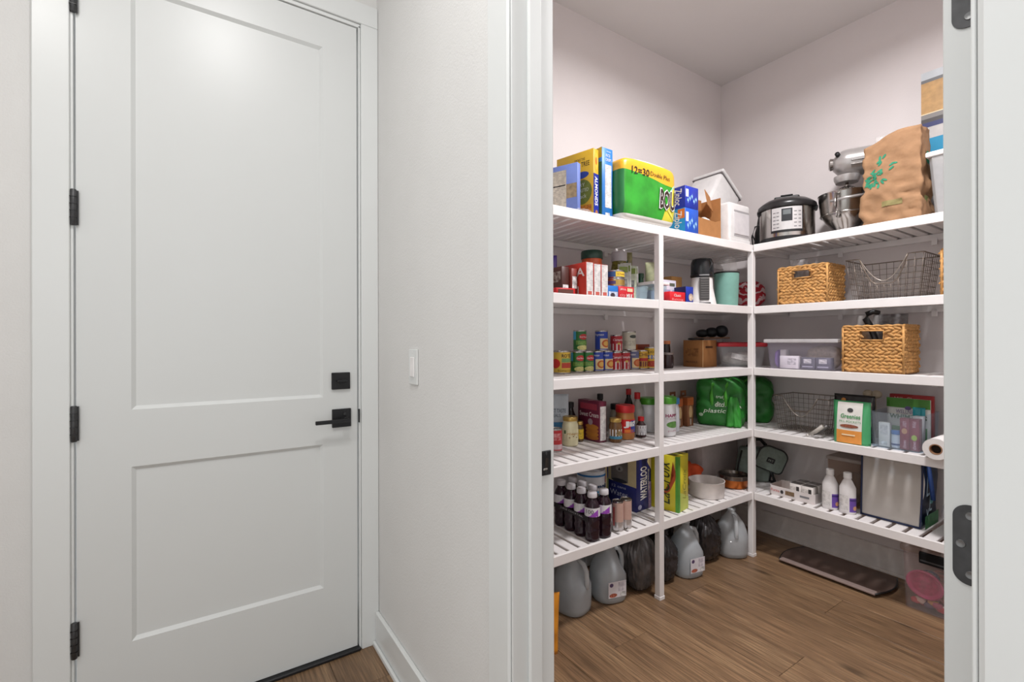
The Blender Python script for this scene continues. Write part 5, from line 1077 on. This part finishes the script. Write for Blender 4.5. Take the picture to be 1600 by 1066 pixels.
# ================================================================== floor
JUG = M((226, 231, 235), .16, alpha=.46, var=.03)
WATER = M((190, 202, 212), .12, alpha=.3)
def jug(label, X, Y, rz, lab=False, level=.0, h=.268):
    t = thing('water_jug', label, 'jug', (X, Y, 0), rz, 'gallon jugs on the floor')
    prof = [(.066, .0), (.076, .008), (.080, .03), (.080, .095), (.079, .12), (.0745, .148), (.065, .176), (.050, .203), (.035, .224), (.024, .235), (.0195, .24), (.0195, .262), (.0, .262)]
    def shell(name, prof, k0, mat):
        bm = bmesh.new(); n = 28; rings = []
        for r_, zz in prof:
            e = 2.7 if zz < .15 else 2.7-.7*min(1, (zz-.15)/.06)
            ring = []
            if r_ == 0: rings.append([bm.verts.new((0, 0, zz))]); continue
            for i in range(n):
                a = 2*math.pi*i/n; c, s_ = math.cos(a), math.sin(a); k = (abs(c)**e+abs(s_)**e)**(-1/e)
                x_, y_ = c*k*r_, s_*k*r_
                if .12 < zz < .215 and x_ > r_*.35: x_ -= .018*math.sin((zz-.12)/.095*math.pi)*(x_/r_)
                ring.append(bm.verts.new((x_*k0, y_*k0, zz+(1-k0)*.05)))
            rings.append(ring)
        bm.faces.new(rings[0])
        for a, b in zip(rings, rings[1:]):
            for i in range(n):
                j = (i+1) % n
                bm.faces.new((a[i], a[j], b[0]) if len(b) == 1 else (a[i], a[j], b[j], b[i]))
        return obj(name, bm2me(name, bm, True), mat, t)
    shell('body', prof, 1., JUG)
    wp = [p for p in prof if p[1] <= (level or .2)]; shell('water', wp+[(0, wp[-1][1])], .965, M((112, 110, 110), .1, alpha=.9) if level else WATER)
    tube('handle', [(.030, 0, .228), (.060, 0, .218), (.075, 0, .19), (.078, 0, .15), (.075, 0, .118)], [.010, .011, .011, .011, .012], JUG, t, 10)
    lathe('cap' if not level else 'neck_ring', [(.0, .2625), (.0215, .2625), (.0215, .2745), (0, .2745)] if not level else [(.0198, .25), (.0215, .25), (.0215, .256), (.0198, .256)], M((206, 214, 220), .4), t, seg=20)
    if lab:
        F = bface(.161, .161, .26, 'front', .0012)
        patch('label', F, .22, .14, .80, .42, M((226, 222, 228), .5), t); patch('blue_seal', F, .26, .33, .38, .40, M((90, 70, 110)), t, 'ell', k=.0005); patch('food_picture', F, .25, .15, .5, .22, M((180, 100, 80), .5, nscale=120, var=.5), t, 'ell', k=.0005); patch('small_print', F, .54, .24, .78, .4, Mprint((226, 222, 228), (110, 100, 130), 60, .8), t, k=.0005); patch('barcode', F, .6, .15, .78, .23, BARC, t, k=.0005)
    return t
jug('gallon water jug nearest the left jamb, no label', 1.407, 1.622, -75); jug('gallon water jug with white label beside the grey trash bag', 1.613, 1.606, -14, True); jug('gallon water jug standing behind the two front jugs', 1.535, 1.80, 20)
jug('gallon water jug with white label between black bags', 2.118, 1.545, -10, True); jug('half-full open milk jug beside the corner post', 2.520, 1.535, -130, False, .095)
TRB = M((52, 49, 51), .2, nscale=20, var=.3, bump=.6, bscale=60); TRG = M((86, 82, 82), .18, nscale=16, var=.25, bump=.6, bscale=50)
def trash(label, X, Y, w, d, h, seed, mat=TRB, ears=True):
    t = thing('trash_bag', label, 'trash bag', (X, Y, 0), random.uniform(-30, 30), 'tied plastic bags on the floor')
    bm = bmesh.new(); bmesh.ops.create_uvsphere(bm, u_segments=96, v_segments=64, radius=1.)
    for v in bm.verts:
        p = v.co.copy(); a = math.atan2(p.y, p.x); zz = (p.z+1)/2; e = 2.7
        s_ = (abs(p.x)**e+abs(p.y)**e+abs(p.z)**e)**(-1/e); q = p*s_; zz = (q.z+1)/2
        nk = 1-.55*max(0, (zz-.62)/.38)**1.3
        cr = noise.fractal(Vector((math.cos(a)*2.2, math.sin(a)*2.2, zz*2+seed*3)), 1., 2., 4)
        fold = (1-2*abs(noise.noise(Vector((math.cos(a)*3.5+seed, math.sin(a)*3.5, zz*1.6)))))*.09
        f2 = (1-2*abs(noise.noise(Vector((math.cos(a)*6+seed*2+zz*2, math.sin(a)*6, zz*5)))))*.09+(1-2*abs(noise.noise(Vector((math.cos(a)*9+seed, math.sin(a)*9+zz*6, zz*11)))))*.045; k = nk*(.90+.10*cr+fold*(.5+zz)+f2)
        v.co = Vector((q.x*w/2*k, q.y*d/2*k, max(0, zz*h)))
    obj('body', bm2me('body', bm, True), mat, t)
    if ears:
        for sx in (-1, 1): pouch('tie_ear', .06, .07, .02, mat, t, (sx*.022, 0, h*.93), amp=.012, seed=seed+sx, rot=(0, sx*38, 20), nx=8, nz=8, neck=1.5)
trash('dark grey shiny plastic bag beside the labelled jug', 1.79, 1.572, .145, .145, .30, 1, TRG, False); trash('black tied plastic bag just right of the first post', 1.955, 1.567, .13, .14, .235, 2); trash('black plastic bag in the shadow behind the first post', 1.86, 1.765, .18, .16, .29, 3, TRB, False); trash('black tied plastic bag between the labelled jug and milk jug', 2.325, 1.585, .17, .16, .265, 4); trash('black plastic bag in the shadow behind the labelled jug', 2.15, 1.77, .19, .16, .27, 5, TRB, False)
t, F = bag('chip_bag', 'orange bag on the floor peeking past the left jamb', 1.112, 1.46, 0, .13, .225, .06, M((214, 140, 40), .4), -20, seed=3, neck=1.1, amp=.014)
# smoked glass board
t = thing('glass_board', 'smoky glass board with curved ends lying under the far shelves', 'glass board', (2.77, 1.11, 0), -90)
def outline(w, d, bul, n=9):
    P = [(-w/2, -d/2), (w/2, -d/2)]
    for i in range(1, n): a = i/n; P.append((w/2+bul*math.sin(a*math.pi), -d/2+d*a))
    P += [(w/2, d/2), (-w/2, d/2)]
    for i in range(1, n): a = i/n; P.append((-w/2-bul*math.sin(a*math.pi), d/2-d*a))
    return P
def slab(name, P, z0, z1, mat):
    bm = bmesh.new(); a = [bm.verts.new((*p, z0)) for p in P]; b = [bm.verts.new((*p, z1)) for p in P]; bm.faces.new(a); bm.faces.new(b)
    for i in range(len(P)): bm.faces.new((a[i], a[(i+1) % len(P)], b[(i+1) % len(P)], b[i]))
    return obj(name, bm2me(name, bm), mat, t)
slab('glass', outline(.435, .27, .03), .016, .022, M((128, 106, 97), .06, alpha=.5))
boxes('front_bevel', [(-.2175, .2175, -.139, -.105, .0142, .0238)], M((150, 132, 126), .25), t, .002)
tube('end_edge', [(p[0], p[1], .0195) for p in outline(.435, .27, .03)[1:11]], .004, BLK, t, 6); tube('end_edge', [(p[0], p[1], .0195) for p in outline(.435, .27, .03)[11:]]+[(-.2175, -.135, .0195)], .004, BLK, t, 6)
for sx in (-1, 1):
    for sy in (-1, 1): lathe('foot', [(0, 0), (.011, 0), (.010, .0155), (0, .0155)], BLK, t, (sx*.18, sy*.095, 0), 16)
# floor bin
t = thing('latch_bin', 'clear plastic latch bin with black handle on the floor', 'bin', (2.822, .652, 0), -90)
openbox('tub', .30, .30, .255, .003, M((204, 198, 198), .12, alpha=.15), t, taper=.95); boxes('lid', [(-.158, .158, -.158, .158, .2555, .285)], M((196, 186, 180), .2, alpha=.2), t, .008, 2)
h_ = boxes('latch_handle', [(-.085, .055, -.170, -.1545, .225, .275)], M((16, 16, 18), .7, spec=.2), t, .004, 2); boxes('latch_groove', [(-.08, .05, -.1715, -.1695, .236, .242)], M((60, 60, 62)), h_)
t = thing('pink_ball', 'round pink toy seen inside the floor bin', 'toy', (2.715, .728, .12), -90, rx=8)
lathe('dish', [(0, 0), (.055, .004), (.064, .012), (.066, .022), (.06, .024), (.05, .016), (0, .012)], M((206, 70, 130), .4), t, (0, 0, 0), 30, (90, 0, 0)); lathe('dish_centre', [(0, .0125), (.046, .0165), (.047, .018), (0, .02)], M((190, 50, 110), .5, nscale=60, var=.3), t, (0, 0, 0), 26, (90, 0, 0))
t = thing('toy_pile', 'jumble of dark and red toys filling the floor bin', 'toys', (2.83, .652, .004), -90); t['kind'] = 'stuff'
blob('heap', .25, .2, .125, M((178, 104, 98), .6, nscale=30, var=.75), t, amp=.02, fs=24, seed=2, seg=40, rings=24); rq = random.Random(8)
for k in range(22):
    c_ = [(196, 60, 70), (214, 190, 180), (150, 40, 60), (80, 60, 60), (200, 150, 90), (180, 90, 120)][k % 6]
    blob('small_toy', .045, .035, .035, M(c_, .5), t, loc=(rq.uniform(-.10, .10), rq.uniform(-.078, -.04), .01+.105*rq.random()), seg=14, rings=10, amp=.006, fs=50, seed=k, flat=False)
for k in range(16):
    c_ = [(206, 70, 84), (226, 206, 196), (160, 50, 70), (90, 80, 110), (214, 160, 100), (190, 100, 130)][k % 6]
    blob('small_toy', .04, .026, .028, M(c_, .5), t, loc=(-.11+.0145*k, rq.uniform(-.114, -.105), .004+.016*rq.random()), seg=14, rings=10, amp=.003, fs=50, seed=k+30, flat=False)
t2 = blob('heap_blue', .07, .05, .06, M((60, 80, 140), .6), t, loc=(-.08, -.05, .09), seg=16, rings=12)

flush_text()
